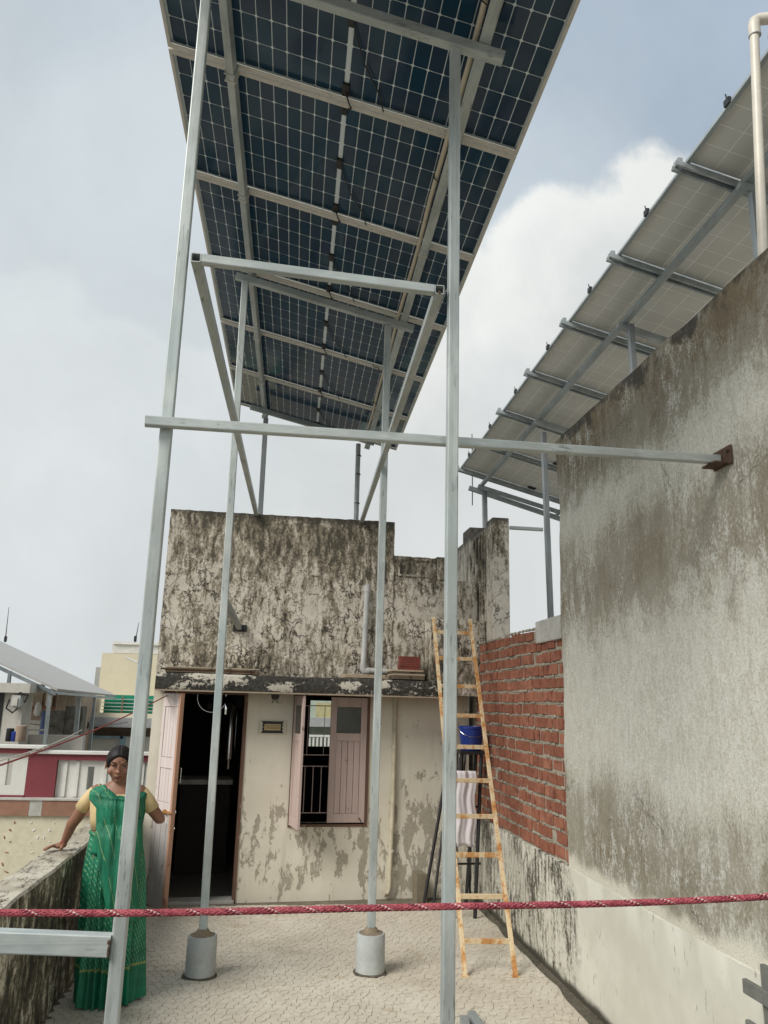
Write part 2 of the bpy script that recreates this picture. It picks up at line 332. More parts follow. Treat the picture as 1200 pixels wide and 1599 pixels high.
# ------------------------------------------------------------------ mesh builder
class MB:
    def __init__(s, T=None): s.v = []; s.f = []; s.mi = []; s.T = T; s.cur = 0
    def add(s, vs, fs):
        o = len(s.v); s.v += [s.T @ Vector(v) if s.T else Vector(v) for v in vs]
        s.f += [tuple(o+i for i in f) for f in fs]; s.mi += [s.cur]*len(fs); return s
    def box(s, a, b, R=None):
        (x0, y0, z0), (x1, y1, z1) = a, b
        vs = [(x, y, z) for x in (x0, x1) for y in (y0, y1) for z in (z0, z1)]
        if R is not None: vs = [R @ Vector(v) for v in vs]
        return s.add(vs, [(0, 1, 3, 2), (4, 6, 7, 5), (0, 4, 5, 1), (2, 3, 7, 6), (0, 2, 6, 4), (1, 5, 7, 3)])
    def cbox(s, c, size, R=None):
        h = Vector(size)/2; vs = [(x*h.x, y*h.y, z*h.z) for x in (-1, 1) for y in (-1, 1) for z in (-1, 1)]
        vs = [(R @ Vector(v) if R else Vector(v))+Vector(c) for v in vs]
        return s.add(vs, [(0, 1, 3, 2), (4, 6, 7, 5), (0, 4, 5, 1), (2, 3, 7, 6), (0, 2, 6, 4), (1, 5, 7, 3)])
    def beam(s, p0, p1, w, h, up=(0, 0, 1), r=.005, open0=False, open1=False, t=.004):
        """rectangular hollow section with rounded corners; w across, h along up"""
        p0, p1 = Vector(p0), Vector(p1); d = (p1-p0).normalized(); u = Vector(up); u = (u-d*u.dot(d)).normalized(); x = d.cross(u)
        def ring(p, w, h, r):
            o = []
            for sx, sy, a0 in ((1, 1, 0), (-1, 1, 90), (-1, -1, 180), (1, -1, 270)):
                for k in range(3):
                    a = math.radians(a0+k*45); o.append(p+x*(sx*(w/2-r)+math.cos(a)*r)+u*(sy*(h/2-r)+math.sin(a)*r))
            return o
        A, B = ring(p0, w, h, r), ring(p1, w, h, r); n = 12
        s.add(A+B, [(i, (i+1) % n, n+(i+1) % n, n+i) for i in range(n)])
        for p, R0, op, sg in ((p0, A, open0, 1), (p1, B, open1, -1)):
            if not op: s.add(R0, [tuple(range(n)) if sg < 0 else tuple(range(n))[::-1]])
            else:
                I = ring(p, w-2*t, h-2*t, r*.5); J = ring(p+d*sg*.25, w-2*t, h-2*t, r*.5)
                s.add(R0+I+J, [(i, n+i, n+(i+1) % n, (i+1) % n) for i in range(n)]+[(n+i, 2*n+i, 2*n+(i+1) % n, n+(i+1) % n) for i in range(n)]+[tuple(2*n+i for i in range(n))])
        return s
    def tube(s, pts, r, n=10, caps=True):
        pts = [Vector(p) for p in pts]; rs = r if isinstance(r, (list, tuple)) else [r]*len(pts)
        t0 = (pts[1]-pts[0]).normalized(); a = Vector((0, 0, 1)) if abs(t0.z) < .9 else Vector((1, 0, 0)); u = (a-t0*a.dot(t0)).normalized()
        vs = []; m = len(pts)
        for i, p in enumerate(pts):
            t = (pts[min(i+1, m-1)]-pts[max(i-1, 0)]).normalized(); u = (u-t*u.dot(t)).normalized(); w = t.cross(u)
            vs += [p+u*math.cos(2*PI*k/n)*rs[i]+w*math.sin(2*PI*k/n)*rs[i] for k in range(n)]
        fs = [(i*n+k, i*n+(k+1) % n, (i+1)*n+(k+1) % n, (i+1)*n+k) for i in range(m-1) for k in range(n)]
        if caps: fs += [tuple(range(n))[::-1], tuple((m-1)*n+k for k in range(n))]
        return s.add(vs, fs)
    def lathe(s, c, prof, n=24):
        """profile of (radius, height) around a vertical axis through c"""
        c = Vector(c); vs = []; m = len(prof)
        for r, z in prof: vs += [c+Vector((r*math.cos(2*PI*k/n), r*math.sin(2*PI*k/n), z)) for k in range(n)]
        fs = [(i*n+k, i*n+(k+1) % n, (i+1)*n+(k+1) % n, (i+1)*n+k) for i in range(m-1) for k in range(n)]
        fs += [tuple(range(n))[::-1], tuple((m-1)*n+k for k in range(n))]
        return s.add(vs, fs)
    def ell(s, c, rad, n=16, m=10, R=None):
        vs = []; fs = []
        for j in range(m+1):
            ph = PI*j/m
            for i in range(n):
                v = Vector((rad[0]*math.sin(ph)*math.cos(2*PI*i/n), rad[1]*math.sin(ph)*math.sin(2*PI*i/n), rad[2]*math.cos(ph)))
                vs.append((R @ v if R else v)+Vector(c))
        for j in range(m):
            for i in range(n): fs.append((j*n+i, (j+1)*n+i, (j+1)*n+(i+1) % n, j*n+(i+1) % n))
        return s.add(vs, fs)
    def grid(s, rows, close=False):
        m, n = len(rows), len(rows[0]); vs = [v for r in rows for v in r]
        e = n if close else n-1
        return s.add(vs, [(i*n+k, i*n+(k+1) % n, (i+1)*n+(k+1) % n, (i+1)*n+k) for i in range(m-1) for k in range(e)])
    def build(s, name, mat, parent=None, smooth=False, loc=None, bevel=0):
        me = bpy.data.meshes.new(name)
        if parent is not None: Mi = parent['_m'] if False else WM[parent.name].inverted()
        elif loc is not None: Mi = Matrix.Translation(-Vector(loc))
        else: Mi = Matrix.Identity(4)
        me.from_pydata([tuple(Mi @ v) for v in s.v], [], s.f)
        mats = mat if isinstance(mat, (list, tuple)) else [mat]
        for m_ in mats: me.materials.append(m_)
        if len(mats) > 1: me.polygons.foreach_set('material_index', s.mi)
        bm = bmesh.new(); bm.from_mesh(me); bmesh.ops.remove_doubles(bm, verts=bm.verts, dist=1e-6); bmesh.ops.recalc_face_normals(bm, faces=bm.faces)
        if bevel: bmesh.ops.bevel(bm, geom=list(bm.edges), offset=bevel, segments=2, affect='EDGES', profile=.6)
        bm.to_mesh(me); bm.free()
        if smooth:
            me.polygons.foreach_set('use_smooth', [True]*len(me.polygons))
        o = bpy.data.objects.new(name, me); C.objects.link(o)
        if smooth and smooth != 'full': 
            try: me.set_sharp_from_angle(angle=math.radians(40))
            except Exception: pass
        if parent is not None: o.parent = parent; WM[o.name] = WM[parent.name]
        elif loc is not None: o.location = loc; WM[o.name] = Matrix.Translation(loc)
        else: WM[o.name] = Matrix.Identity(4)
        return o
WM = {}
def thing(name, label, cat, loc=(0, 0, 0), rotz=0, group=None, R=None):
    o = bpy.data.objects.new(name, None); C.objects.link(o); o.empty_display_size = .1
    M = Matrix.Translation(loc) @ (R.to_4x4() if R else Matrix.Rotation(rotz, 4, 'Z'))
    o.location = loc; o.rotation_euler = M.to_euler(); WM[o.name] = M
    return tag(o, label, cat, group)
def tag(o, label=None, cat=None, group=None, kind=None):
    if label: o['label'] = label
    if cat: o['category'] = cat
    if group: o['group'] = group
    if kind: o['kind'] = kind
    return o

def wall_holes(mb, u0, u1, z0, z1, holes, y0, y1):
    """wall slab between y0 (front) and y1 (back) with rectangular holes"""
    us = sorted({u0, u1}|{h[0] for h in holes}|{h[1] for h in holes}); zs = sorted({z0, z1}|{h[2] for h in holes}|{h[3] for h in holes})
    us = [u for u in us if u0 <= u <= u1]; zs = [z for z in zs if z0 <= z <= z1]
    inside = lambda i, j: (0 <= i < len(us)-1 and 0 <= j < len(zs)-1) and not any(h[0]-1e-6 <= us[i] and us[i+1] <= h[1]+1e-6 and h[2]-1e-6 <= zs[j] and zs[j+1] <= h[3]+1e-6 for h in holes)
    for i in range(len(us)-1):
        for j in range(len(zs)-1):
            if not inside(i, j): continue
            a, b, c, d = us[i], us[i+1], zs[j], zs[j+1]
            mb.add([(a, y0, c), (b, y0, c), (b, y0, d), (a, y0, d)], [(0, 1, 2, 3)]); mb.add([(a, y1, c), (b, y1, c), (b, y1, d), (a, y1, d)], [(3, 2, 1, 0)])
            if not inside(i-1, j): mb.add([(a, y0, c), (a, y1, c), (a, y1, d), (a, y0, d)], [(3, 2, 1, 0)])
            if not inside(i+1, j): mb.add([(b, y0, c), (b, y1, c), (b, y1, d), (b, y0, d)], [(0, 1, 2, 3)])
            if not inside(i, j-1): mb.add([(a, y0, c), (b, y0, c), (b, y1, c), (a, y1, c)], [(3, 2, 1, 0)])
            if not inside(i, j+1): mb.add([(a, y0, d), (b, y0, d), (b, y1, d), (a, y1, d)], [(0, 1, 2, 3)])
    return mb

# ================================================================== THE SETTING
g = MB(); g.add([(-900, -900, -7.5), (900, -900, -7.5), (900, 900, -7.5), (-900, 900, -7.5)], [(0, 1, 2, 3)])
tag(g.build('ground', plain('dusty_town_ground', (.20, .18, .15), .95, var=.3, scale=.2)), kind='structure')
fl = MB(); fl.box((-1.45, -3.0, -.25), (2.35, 8.75, 0)); floor = fl.build('floor', M_GROUT, loc=(0, 5, 0)); tag(floor, kind='structure')
# broken china mosaic, one irregular piece after another
def voronoi_tiles(x0, x1, y0, y1, s, gap):
    rr = random.Random(5); nx, ny = int((x1-x0)/s)+4, int((y1-y0)/s)+4
    P = {}
    for i in range(-2, nx):
        for j in range(-2, ny):
            sw = .35*math.sin(j*.45)+.25*math.sin(i*.31+j*.17)
            P[i, j] = (x0+(i+.5*(j % 2)+sw+rr.uniform(-.30, .30))*s, y0+(j+.22*math.sin(i*.5)+rr.uniform(-.26, .26))*s)
    out = []
    for i in range(0, nx-2):
        for j in range(0, ny-2):
            cx, cy = P[i, j]
            if not (x0 <= cx <= x1 and y0 <= cy <= y1): continue
            poly = [(cx-2*s, cy-2*s), (cx+2*s, cy-2*s), (cx+2*s, cy+2*s), (cx-2*s, cy+2*s)]
            for a in range(-2, 3):
                for b in range(-2, 3):
                    if (a or b) and (i+a, j+b) in P:
                        qx, qy = P[i+a, j+b]; dx, dy = qx-cx, qy-cy; L = math.hypot(dx, dy)
                        if L < 1e-6: continue
                        dx /= L; dy /= L; lim = L/2-gap/2; new = []; m = len(poly)
                        for k in range(m):
                            p, q = poly[k], poly[(k+1) % m]; dp = (p[0]-cx)*dx+(p[1]-cy)*dy-lim; dq = (q[0]-cx)*dx+(q[1]-cy)*dy-lim
                            if dp <= 0: new.append(p)
                            if dp*dq < 0: t = dp/(dp-dq); new.append((p[0]+(q[0]-p[0])*t, p[1]+(q[1]-p[1])*t))
                        poly = new
                        if len(poly) < 3: break
                if len(poly) < 3: break
            if len(poly) >= 3:
                poly = [(min(max(p[0], x0), x1), min(max(p[1], y0), y1)) for p in poly]; out.append((cx, cy, poly))
    return out
tiles = voronoi_tiles(-1.225, 2.10, 3.6, 8.22, .057, .0037)
def tile_into(mb, cx, cy, poly, zz):
    # tops never cross the house line, which runs slightly askew
    n = len(poly); mb.add([(p[0], p[1], zz) for p in poly]+[(p[0], p[1], .0002) for p in poly], [tuple(range(n))]+[(k, n+k, n+(k+1) % n, (k+1) % n) for k in range(n)])
vis = [t for t in tiles if t[1] > 4.95]; vis.sort(key=lambda t: t[1]+abs(t[0]-.5)*.12); near = set(id(t) for t in vis[:298])
stuffmb = MB()
for t in tiles:
    zz = .003+rnd.random()*.0028
    if id(t) in near:
        m = MB(); tile_into(m, *t, zz); m.build('tile', M_TILE, floor)
    else: tile_into(stuffmb, *t, zz)
tag(stuffmb.build('tile_field', M_TILE, floor), kind='stuff')

# ------------------------------------------------------------------ left parapet wall
t = thing('parapet_wall', 'low terrace wall streaked with black mould, the woman resting her hand on it', 'wall', (-1.35, 4.3, 0))
def rough_wall(x0, x1, y0, y1, z0, z1, ny, amp=.006, jz=.006):
    mb = MB(); rows = []; sec = [(x1, z0), (x1, z0+(z1-z0)*.33), (x1, z0+(z1-z0)*.66), (x1, z1-.012), (x1-.012, z1), ((x0+x1)/2, z1+.004), (x0+.012, z1), (x0, z1-.012), (x0, z0)]
    for i in range(ny+1):
        y = y0+(y1-y0)*i/ny; r = []
        for k, (x, z) in enumerate(sec):
            n1 = mnoise.noise(Vector((x*9, y*3.1, z*7)))*amp; n2 = mnoise.noise(Vector((x*5+9, y*5.3, z*3)))*jz if z > z0+.3 else 0
            r.append((x+n1, y, z+n2))
        rows.append(r)
    mb.grid(rows); n = len(sec); mb.add([tuple(p) for p in rows[0]], [tuple(range(n))[::-1]]); mb.add([tuple(p) for p in rows[-1]], [tuple(range(n))]); return mb
rough_wall(-1.45, -1.232, -3, 8.24, -.2, .858, 240).build('wall', M_LEFT, t, smooth=True)

# ------------------------------------------------------------------ tall neighbour wall, terrace plinth, bricks
tw = thing('side_wall', 'tall brown stained plaster side wall of the neighbouring house on the right', 'wall', (2.2, 3.0, 0))
mb = MB()
# far vertical edge is a torn plaster edge
edge = []; rr = random.Random(3)
for i in range(61):
    z = .800+(3.945-.800)*i/60; edge.append((5.76+.018*math.sin(z*5.3)+.03*mnoise.noise(Vector((z*4, 1.7, 0)))+.012*mnoise.noise(Vector((z*17, 4, 0))), z))
rows = []
for i, (ye, z) in enumerate(edge):
    r = [(2.124+.004*mnoise.noise(Vector((yy*2.1, z*2.3, 5)))-(.004 if yy > ye-.03 else 0)*0, yy, z+(.018*mnoise.noise(Vector((yy*2.6, 3, 1)))-.010*abs(math.sin(yy*1.3)) if i == 60 else 0)) for yy in [ye-(ye+3)*(k/70)**1.15 for k in range(71)]]
    rows.append(r)
mb.grid(rows)
back = [[(2.36, p[1], p[2]) for p in r] for r in rows]; mb.grid(back)
mb.grid([[r[0] for r in rows], [(2.150, r[0][1]+.004, r[0][2]) for r in rows], [r[0] for r in back]]); mb.grid([rows[-1], back[-1]]); mb.grid([rows[0], back[0]]); mb.grid([[r[-1] for r in rows], [r[-1] for r in back]])
mb.build('plaster_wall', M_TALL, tw, smooth=True)
mb = MB()
for k in range(9):
    a = PI*k/8
mb.lathe((0, 0, 0), [(.001, 0), (.030, .001), (.034, .004), (.030, .007), (.001, .008)], 14)
spall = thing('side_wall_bracket', 'rusty steel angle bracket fixed to the stained wall holding the long cross tube', 'bracket', (2.12, 3.48, 3.03))
b_ = MB(); b_.box((2.108, 3.37, 3.035), (2.118, 3.53, 3.125)); b_.build('wall_plate', plain('dark_rusty_steel', (.10, .06, .04), .8, .2, var=.4), spall)
b_ = MB(); b_.box((2.04, 3.395, 3.040), (2.107, 3.515, 3.048)); b_.build('seat_plate', bpy.data.materials['dark_rusty_steel'], spall)
b_ = MB()
for yy in (3.385, 3.515): b_.tube([(2.112, yy, 3.10), (2.092, yy, 3.10)], .009, 6)
b_.build('bolt', bpy.data.materials['dark_rusty_steel'], spall)

pl = thing('plinth_wall', 'low limewashed terrace wall below the bricks, mouldy at its far end', 'wall', (2.2, 5, 0))
mb = MB(); rows = []
for i in range(141):
    y = -3+(8.60+3)*i/140
    rows.append([(2.119+.003*mnoise.noise(Vector((y*3, z*4, 2))), y, z+(.006*mnoise.noise(Vector((y*5, 8, 2))) if z > .7 else 0)) for z in (-.2, 0, .2, .4, .6, .797)]+[(2.122, y, .7995), (2.24, y, .7995), (2.24, y, -.2)])
mb.grid(rows); mb.build('wall', M_PLINTH, pl, smooth=True)
mb = MB(); mb.box((2.113, -3, 0), (2.116, -2.99, .01))
# grime strip and drip edge at the foot of the wall
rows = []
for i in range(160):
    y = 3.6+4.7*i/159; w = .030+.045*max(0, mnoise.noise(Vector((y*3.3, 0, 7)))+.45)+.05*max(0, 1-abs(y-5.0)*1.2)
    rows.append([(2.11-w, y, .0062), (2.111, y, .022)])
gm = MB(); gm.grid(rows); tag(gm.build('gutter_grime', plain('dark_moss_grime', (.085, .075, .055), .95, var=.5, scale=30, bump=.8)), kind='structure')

bw = thing('brick_wall', 'bare red brick wall with rough mortar joints behind the ladder', 'wall', (2.2, 6.9, .8))
mb = MB(); mb.box((2.150, 5.70, .8005), (2.33, 8.75, 2.49)); mb.build('mortar', M_MORTAR, bw)
NC = 17; ch = (2.53-.815)/NC
for c_ in range(NC):
    y = 5.70-(rnd.random()*.12); z0 = .815+c_*ch
    while y < 8.42:
        L = rnd.choice([.115, .125, .21, .225, .11, .118]) if c_ % 2 else rnd.choice([.21, .225, .12, .11, .12])
        y1 = y+L-.018
        if y1 > 5.66:
            x = 2.132+rnd.random()*.016; zc = z0+rnd.uniform(-.003, .003)+.010*mnoise.noise(Vector((y*1.5, c_*.3, 3)))
            y0c, y1c = max(y, 5.68)+rnd.uniform(0, .004), min(y1, 8.46)
            if y1c-y0c > .03 and not (c_ == NC-1 and y0c < 6.30):
                b = MB(); b.box((x, y0c, zc), (2.24, y1c, zc+ch-.025+rnd.uniform(-.003, .003)))
                # knock corners about so that no two bricks match
                for i, v in enumerate(b.v): b.v[i] = v+Vector((rnd.uniform(-.005, .004) if v.x < 2.2 else 0, rnd.uniform(-.005, .005), rnd.uniform(-.004, .004)))
                b.build('brick', M_BRICK, bw, bevel=.0035)
        y += L
# squeezed out mortar, real lumps between the courses
mo = MB(); rr = random.Random(8)
for c_ in range(NC+1):
    y = 5.7
    while y < 8.4:
        ln = rr.uniform(.04, .16); z0 = .815+c_*ch-.009+.010*mnoise.noise(Vector((y*1.5, c_*.3, 3)))
        if rr.random() < .8 and not (c_ >= NC-1 and y < 6.35):
            xx = 2.143-rr.random()*.012
            mo.ell((xx+.012, y+ln/2, z0), (.008, ln/2, .011+rr.random()*.005), 7, 4)
        y += ln*.9
tag(mo.build('squeezed_mortar', M_MORTAR, bw, smooth=True), kind='stuff')
lb = MB(); lb.box((2.118, 5.775, 2.385), (2.33, 6.36, 2.565)); o = lb.build('concrete_block', M_CONC, loc=(2.2, 6.05, 2.385), bevel=.012); tag(o, 'pale concrete block laid on the end of the brick wall against the stained wall', 'block')

# ================================================================== HOUSE
HR = Matrix.Translation((0, 8.34, 0)) @ Matrix.Rotation(math.atan(.09), 4, 'Z')
hs = thing('house', 'small flat roofed rooftop house with flaking cream front and mouldy parapet', 'house', (0, 8.34, 0), math.atan(.09))
DOOR = (-1.02, -.262, .02, 1.945); WIN = (.245, 1.005, .70, 1.955)
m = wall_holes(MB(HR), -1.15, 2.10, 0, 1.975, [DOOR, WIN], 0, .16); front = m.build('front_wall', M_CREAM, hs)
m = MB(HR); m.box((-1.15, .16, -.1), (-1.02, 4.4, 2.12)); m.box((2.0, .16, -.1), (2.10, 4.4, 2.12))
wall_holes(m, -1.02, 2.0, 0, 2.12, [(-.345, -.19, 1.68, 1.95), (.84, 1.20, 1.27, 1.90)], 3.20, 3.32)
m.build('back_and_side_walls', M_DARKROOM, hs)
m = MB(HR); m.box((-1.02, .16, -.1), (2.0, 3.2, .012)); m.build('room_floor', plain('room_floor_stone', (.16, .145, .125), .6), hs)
m = MB(HR); m.box((-1.15, 0, 1.9755), (2.12, 4.4, 2.12)); m.build('roof', M_SLAB, hs)
# projecting slab over door and window
m = MB(HR); rows = []
for i in range(90):
    u = -1.13+(1.69+1.13)*i/89; j = lambda q: .006*mnoise.noise(Vector((u*6, q, 0)))+.004*mnoise.noise(Vector((u*21, q, 4)))
    rows.append([(u, -.002, 1.973), (u, -.36, 1.975), (u, -.365, 1.958+j(1)), (u, -.395+j(5), 1.958+j(1)), (u, -.402+j(2), 1.99), (u, -.40+j(3), 2.095), (u, -.388, 2.112+j(4)), (u, -.002, 2.119)])
m.grid(rows); m.add(rows[0], [tuple(range(8))]); m.add(rows[-1], [tuple(range(8))[::-1]]); m.build('canopy_slab', M_SLAB, hs, smooth=True)
m = MB(HR); m.box((-1.13, -.397, 1.944), (1.69, -.366, 1.957)); m.build('drip_edge', plain('weathered_pink_render', (.34, .27, .20), .85), hs)
# parapet: rough mouldy sheet with real relief
def rough_panel(u0, u1, z0, z1, y, th, nu, nz, amp, T, seed=0, ztop=None):
    m = MB(T); rows = []
    for j in range(nz+1):
        r = []
        for i in range(nu+1):
            u = u0+(u1-u0)*i/nu; zt = z1+(ztop(u) if ztop else 0); z = z0+(zt-z0)*j/nz
            d = amp*mnoise.fractal(Vector((u*3.1+seed, z*2.2, seed)), 1, 2, 4)
            uu = u+(.004*mnoise.noise(Vector((z*12, u, seed))) if i in (0, nu) else 0); zz = z+(.007*mnoise.noise(Vector((u*14, 3, seed))) if j == nz else 0)
            r.append((uu, y-d*(0 if i in (0, nu) else 1), zz))
        rows.append(r)
    m.grid(rows); B = [[(p[0], y+th, p[2]) for p in r] for r in rows]; m.grid(B); m.grid([rows[-1], B[-1]]); m.grid([rows[0], B[0]]); m.grid([[r[0] for r in rows], [r[0] for r in B]]); m.grid([[r[-1] for r in rows], [r[-1] for r in B]])
    return m
rough_panel(-1.15, 1.243, 2.121, 3.785, 0, .13, 120, 90, .008, HR, 1, lambda u: .018*(u+1.15)).build('parapet', M_MOULD, hs, smooth=True)
rough_panel(1.246, 2.20, 2.121, 3.215, .004, .13, 50, 50, .008, HR, 4).build('parapet', M_MOULD, hs, smooth=True)
rough_panel(1.246, 1.72, 3.217, 3.455, .012, .10, 30, 14, .006, HR, 7).build('parapet', M_MOULD, hs, smooth=True)
m = MB(HR); m.box((1.29, -.006, 3.235), (1.66, .010, 3.255)); m.box((1.29, -.006, 3.415), (1.66, .010, 3.435)); m.box((1.29, -.006, 3.255), (1.31, .010, 3.415)); m.box((1.64, -.006, 3.255), (1.66, .010, 3.415)); m.build('parapet_moulding', M_MOULD, hs)
m = MB(HR); m.box((1.73, -.004, 3.217), (1.84, .12, 3.47)); m.build('parapet_pier', M_MOULD, hs, bevel=.006)
m = rough_panel(1.60, 2.19, 1.976, 2.755, -.275, .270, 30, 40, .007, HR, 12); m.build('box_projection', M_MOULD, hs, smooth=True)
# side wall with piers running back along the right
m = MB(); m.box((2.205, 7.95, 2.54), (2.385, 8.22, 3.825)); m.build('pier', M_PIER, hs, bevel=.01)
m = MB(); m.box((2.235, 8.221, 2.5), (2.38, 8.93, 3.80)); m.build('side_parapet', M_PIER, hs, bevel=.008)
m = MB(); m.box((2.20, 8.931, 2.5), (2.385, 9.28, 3.93)); m.build('pier', M_PIER, hs, bevel=.01)
m = MB(); m.box((2.225, 9.281, 2.5), (2.38, 11.2, 3.82)); m.build('side_parapet', M_PIER, hs, bevel=.008)
for k in range(5):
    m = MB(); yy = 8.27+k*.135; m.box((2.212, yy, 2.56), (2.234, yy+.05, 3.76)); m.build('render_rib', M_MOULD, hs, bevel=.006)

# door frame, open leaf
m = MB(HR)
m.box((-1.05, -.012, 0), (-1.015, .10, 1.97)); m.box((-.267, -.012, 0), (-.235, .10, 1.97)); m.box((-1.015, -.012, 1.925), (-.267, .10, 1.96)); m.build('door_frame', M_FRAME, hs)
m = MB(HR); m.box((-1.02, -.035, .0), (-.25, .155, .03)); m.build('door_sill', M_CONC, hs, bevel=.004)
hx, hy = -1.035, 8.215; ox, oy = -.835, 7.895; DA = math.atan2(oy-hy, ox-hx); DW = math.hypot(ox-hx, oy-hy)
DT = Matrix.Translation((hx, hy, 0)) @ Matrix.Rotation(DA, 4, 'Z')     # local x along the leaf, local -y faces the camera's left
door = MB(DT)
door.box((0, 0, .02), (DW, .012, 1.925)); leaf = door.build('door', M_PINKL, hs)
def dpart(a, b, nm='door_rail', mat=M_PINKL, bv=.003):
    q = MB(DT); q.box(a, b); return q.build(nm, mat, leaf, bevel=bv)
for a, b in (((.002, -.014, 1.80), (DW-.002, -.001, 1.92)), ((.060, -.013, 1.235), (DW-.071, -.001, 1.33)), ((.060, -.013, .83), (DW-.071, -.001, .93))): dpart(a, b)
dpart((.002, -.015, .83), (.058, -.001, 1.798), 'door_stile'); dpart((DW-.069, -.015, .83), (DW-.034, -.001, 1.798), 'door_stile')
dpart((DW-.033, -.018, .02), (DW+.004, .022, 1.926), 'door_edge', M_EDGE)
for k in range(4):
    w = (DW-.071-.062)/4; dpart((.062+k*w, -.009, 1.335), (.062+(k+1)*w-.004, -.001, 1.795), 'plank'); dpart((.062+k*w, -.008, .935), (.062+(k+1)*w-.004, -.001, 1.23), 'plank')
M_GREYDOOR = m_wood('grey_peeled_board', (.43, .41, .40), (.24, .20, .17), amt=.62)
for k in range(6):
    w = (DW-.034)/6; dpart((.001+k*w, -.012+.002*(k % 2), .03), (.001+(k+1)*w-.004, -.001, .80-.05*math.sin(k*2.1)), 'plank', M_GREYDOOR)
q = MB(DT); q.box((DW-.16, -.030, .845), (DW-.02, -.016, .865)); q.box((DW-.13, -.032, .835), (DW-.11, -.016, .875)); q.tube([(DW-.05, -.02, .855), (DW+.01, -.028, .852)], .007, 8); q.build('bolt', plain('rusty_orange_bolt', (.42, .20, .06), .7, .3, var=.4, scale=40), leaf)
q = MB(DT); q.tube([(DW+.005, .03, 1.12), (DW+.028, .035, 1.12), (DW+.028, .035, 1.25), (DW+.005, .03, 1.25)], .004, 6); q.build('handle', M_STEEL, leaf)
for zz in (.72, .86):
    q = MB(DT); q.tube([(DW+.004+.014*math.sin(a), .02, zz+.014*math.cos(a)) for a in [2*PI*i/10 for i in range(11)]], .003, 5); q.build('hasp_ring', M_STEEL, leaf)

# window: frame, two shutters, grill
m = MB(HR)
m.box((.225, -.014, .675), (.258, .09, 1.975)); m.box((.992, -.014, .675), (1.022, .09, 1.975)); m.box((.258, -.014, 1.94), (.992, .09, 1.974)); m.box((.258, -.010, .676), (.992, .09, .70))
win = m.build('window_frame', M_FRAME, hs)
# closed right shutter
def wpart(a, b, nm, mat=M_PINK, bv=.003, T=HR, par=None):
    q = MB(T); q.box(a, b); return q.build(nm, mat, par or win, bevel=bv)
S0, S1 = .612, .990
sh = wpart((S0, -.020, .715), (S0+.062, .006, 1.930), 'shutter'); wpart((S1-.062, -.0205, .715), (S1, .006, 1.930), 'shutter_stile')
wpart((S0+.063, -.019, 1.835), (S1-.063, .006, 1.930), 'shutter_rail'); wpart((S0+.063, -.019, 1.50), (S1-.063, .006, 1.575), 'shutter_rail'); wpart((S0+.063, -.019, .715), (S1-.063, .006, .80), 'shutter_rail')
pw = (S1-S0-.126)/4
for k in range(4): wpart((S0+.063+k*pw+.001, -.010-(k % 2)*.001, .801), (S0+.063+(k+1)*pw-.003, .004, 1.499), 'plank')
wpart((S0+.064, -.006, 1.576), (S1-.064, -.002, 1.834), 'pane', M_GLASS, 0)
q = MB(HR); q.tube([(S1-.06, -.024, .76), (S1-.045, -.03, .745), (S1-.035, -.03, .72)], .005, 6); q.build('latch', M_BLACK, win)
# open left shutter, swung out towards the terrace
ST = HR @ Matrix.Translation((.243, -.018, 0)) @ Matrix.Rotation(math.radians(-83.0), 4, 'Z')
W2 = .36
for a, b, nm in (((0, -.012, .70), (.06, .012, 1.935), 'shutter_stile'), ((W2-.055, -.013, .70), (W2, .013, 1.935), 'shutter_stile'), ((.061, -.011, 1.84), (W2-.056, .011, 1.935), 'shutter_rail'), ((.061, -.011, 1.50), (W2-.056, .011, 1.57), 'shutter_rail'), ((.061, -.011, .70), (W2-.056, .011, .79), 'shutter_rail')): wpart(a, b, nm, T=ST)
for k in range(4):
    w = (W2-.117)/4; wpart((.062+k*w, -.006, .791), (.062+(k+1)*w-.003, .006, 1.499), 'plank', T=ST)
wpart((.062, -.002, 1.571), (W2-.057, .002, 1.839), 'pane', M_GLASS, 0, T=ST)
M_GRILL = plain('pale_pink_grill_paint', (.42, .33, .31), .5)
for u in [.262+.0365+.083*k for k in range(9)]:
    q = MB(HR); q.tube([(u, .055, .80), (u, .055, 1.245)], .0045, 6); q.build('grill_bar', M_GRILL, win)
for zz in (.80, 1.245, 1.355, 1.84):
    q = MB(HR); q.tube([(.26, .055, zz), (.99, .055, zz)], .005, 6); q.build('grill_bar', M_GRILL, win)
for u in (.39, .56, .72, .86):
    q = MB(HR); q.tube([(u, .055, 1.355), (u, .055, 1.84)], .0035, 6); q.build('grill_bar', M_GRILL, win)
m = MB(HR)
for u in (.50, .53): m.tube([(u, -.03, 2.0), (u, -.03, 1.955)], .003, 5)
m.build('hook', M_BLACK, hs)
# tile plaques beside the door
M_PLQ = plain('glazed_cream_tile', (.58, .54, .43), .35, var=.06); M_GOLD = plain('gold_lettered_enamel', (.22, .12, .04), .35, .3, var=.5, scale=60)
pq = thing('nameplate_tile', 'small black and gold ornamental tile plate on the wall beside the door', 'nameplate', HR @ Vector((.02, 0, 1.55)), math.atan(.09))
m = MB(HR); m.box((-.115, -.010, 1.55), (.165, -.001, 1.69)); m.build('tile', M_PLQ, pq, bevel=.003)
m = MB(HR); sh_ = [(-.088, 1.562), (-.072, 1.588), (-.080, 1.604), (-.068, 1.62), (-.080, 1.637), (-.072, 1.652), (-.088, 1.678), (.138, 1.678), (.122, 1.652), (.130, 1.637), (.118, 1.62), (.130, 1.604), (.122, 1.588), (.138, 1.562)]
m.add([(a, -.0125, b) for a, b in sh_]+[(a, -.0103, b) for a, b in sh_], [tuple(range(14))]+[(i, (i+1) % 14, 14+(i+1) % 14, 14+i) for i in range(14)]); m.build('black_field', M_BLACK, pq)
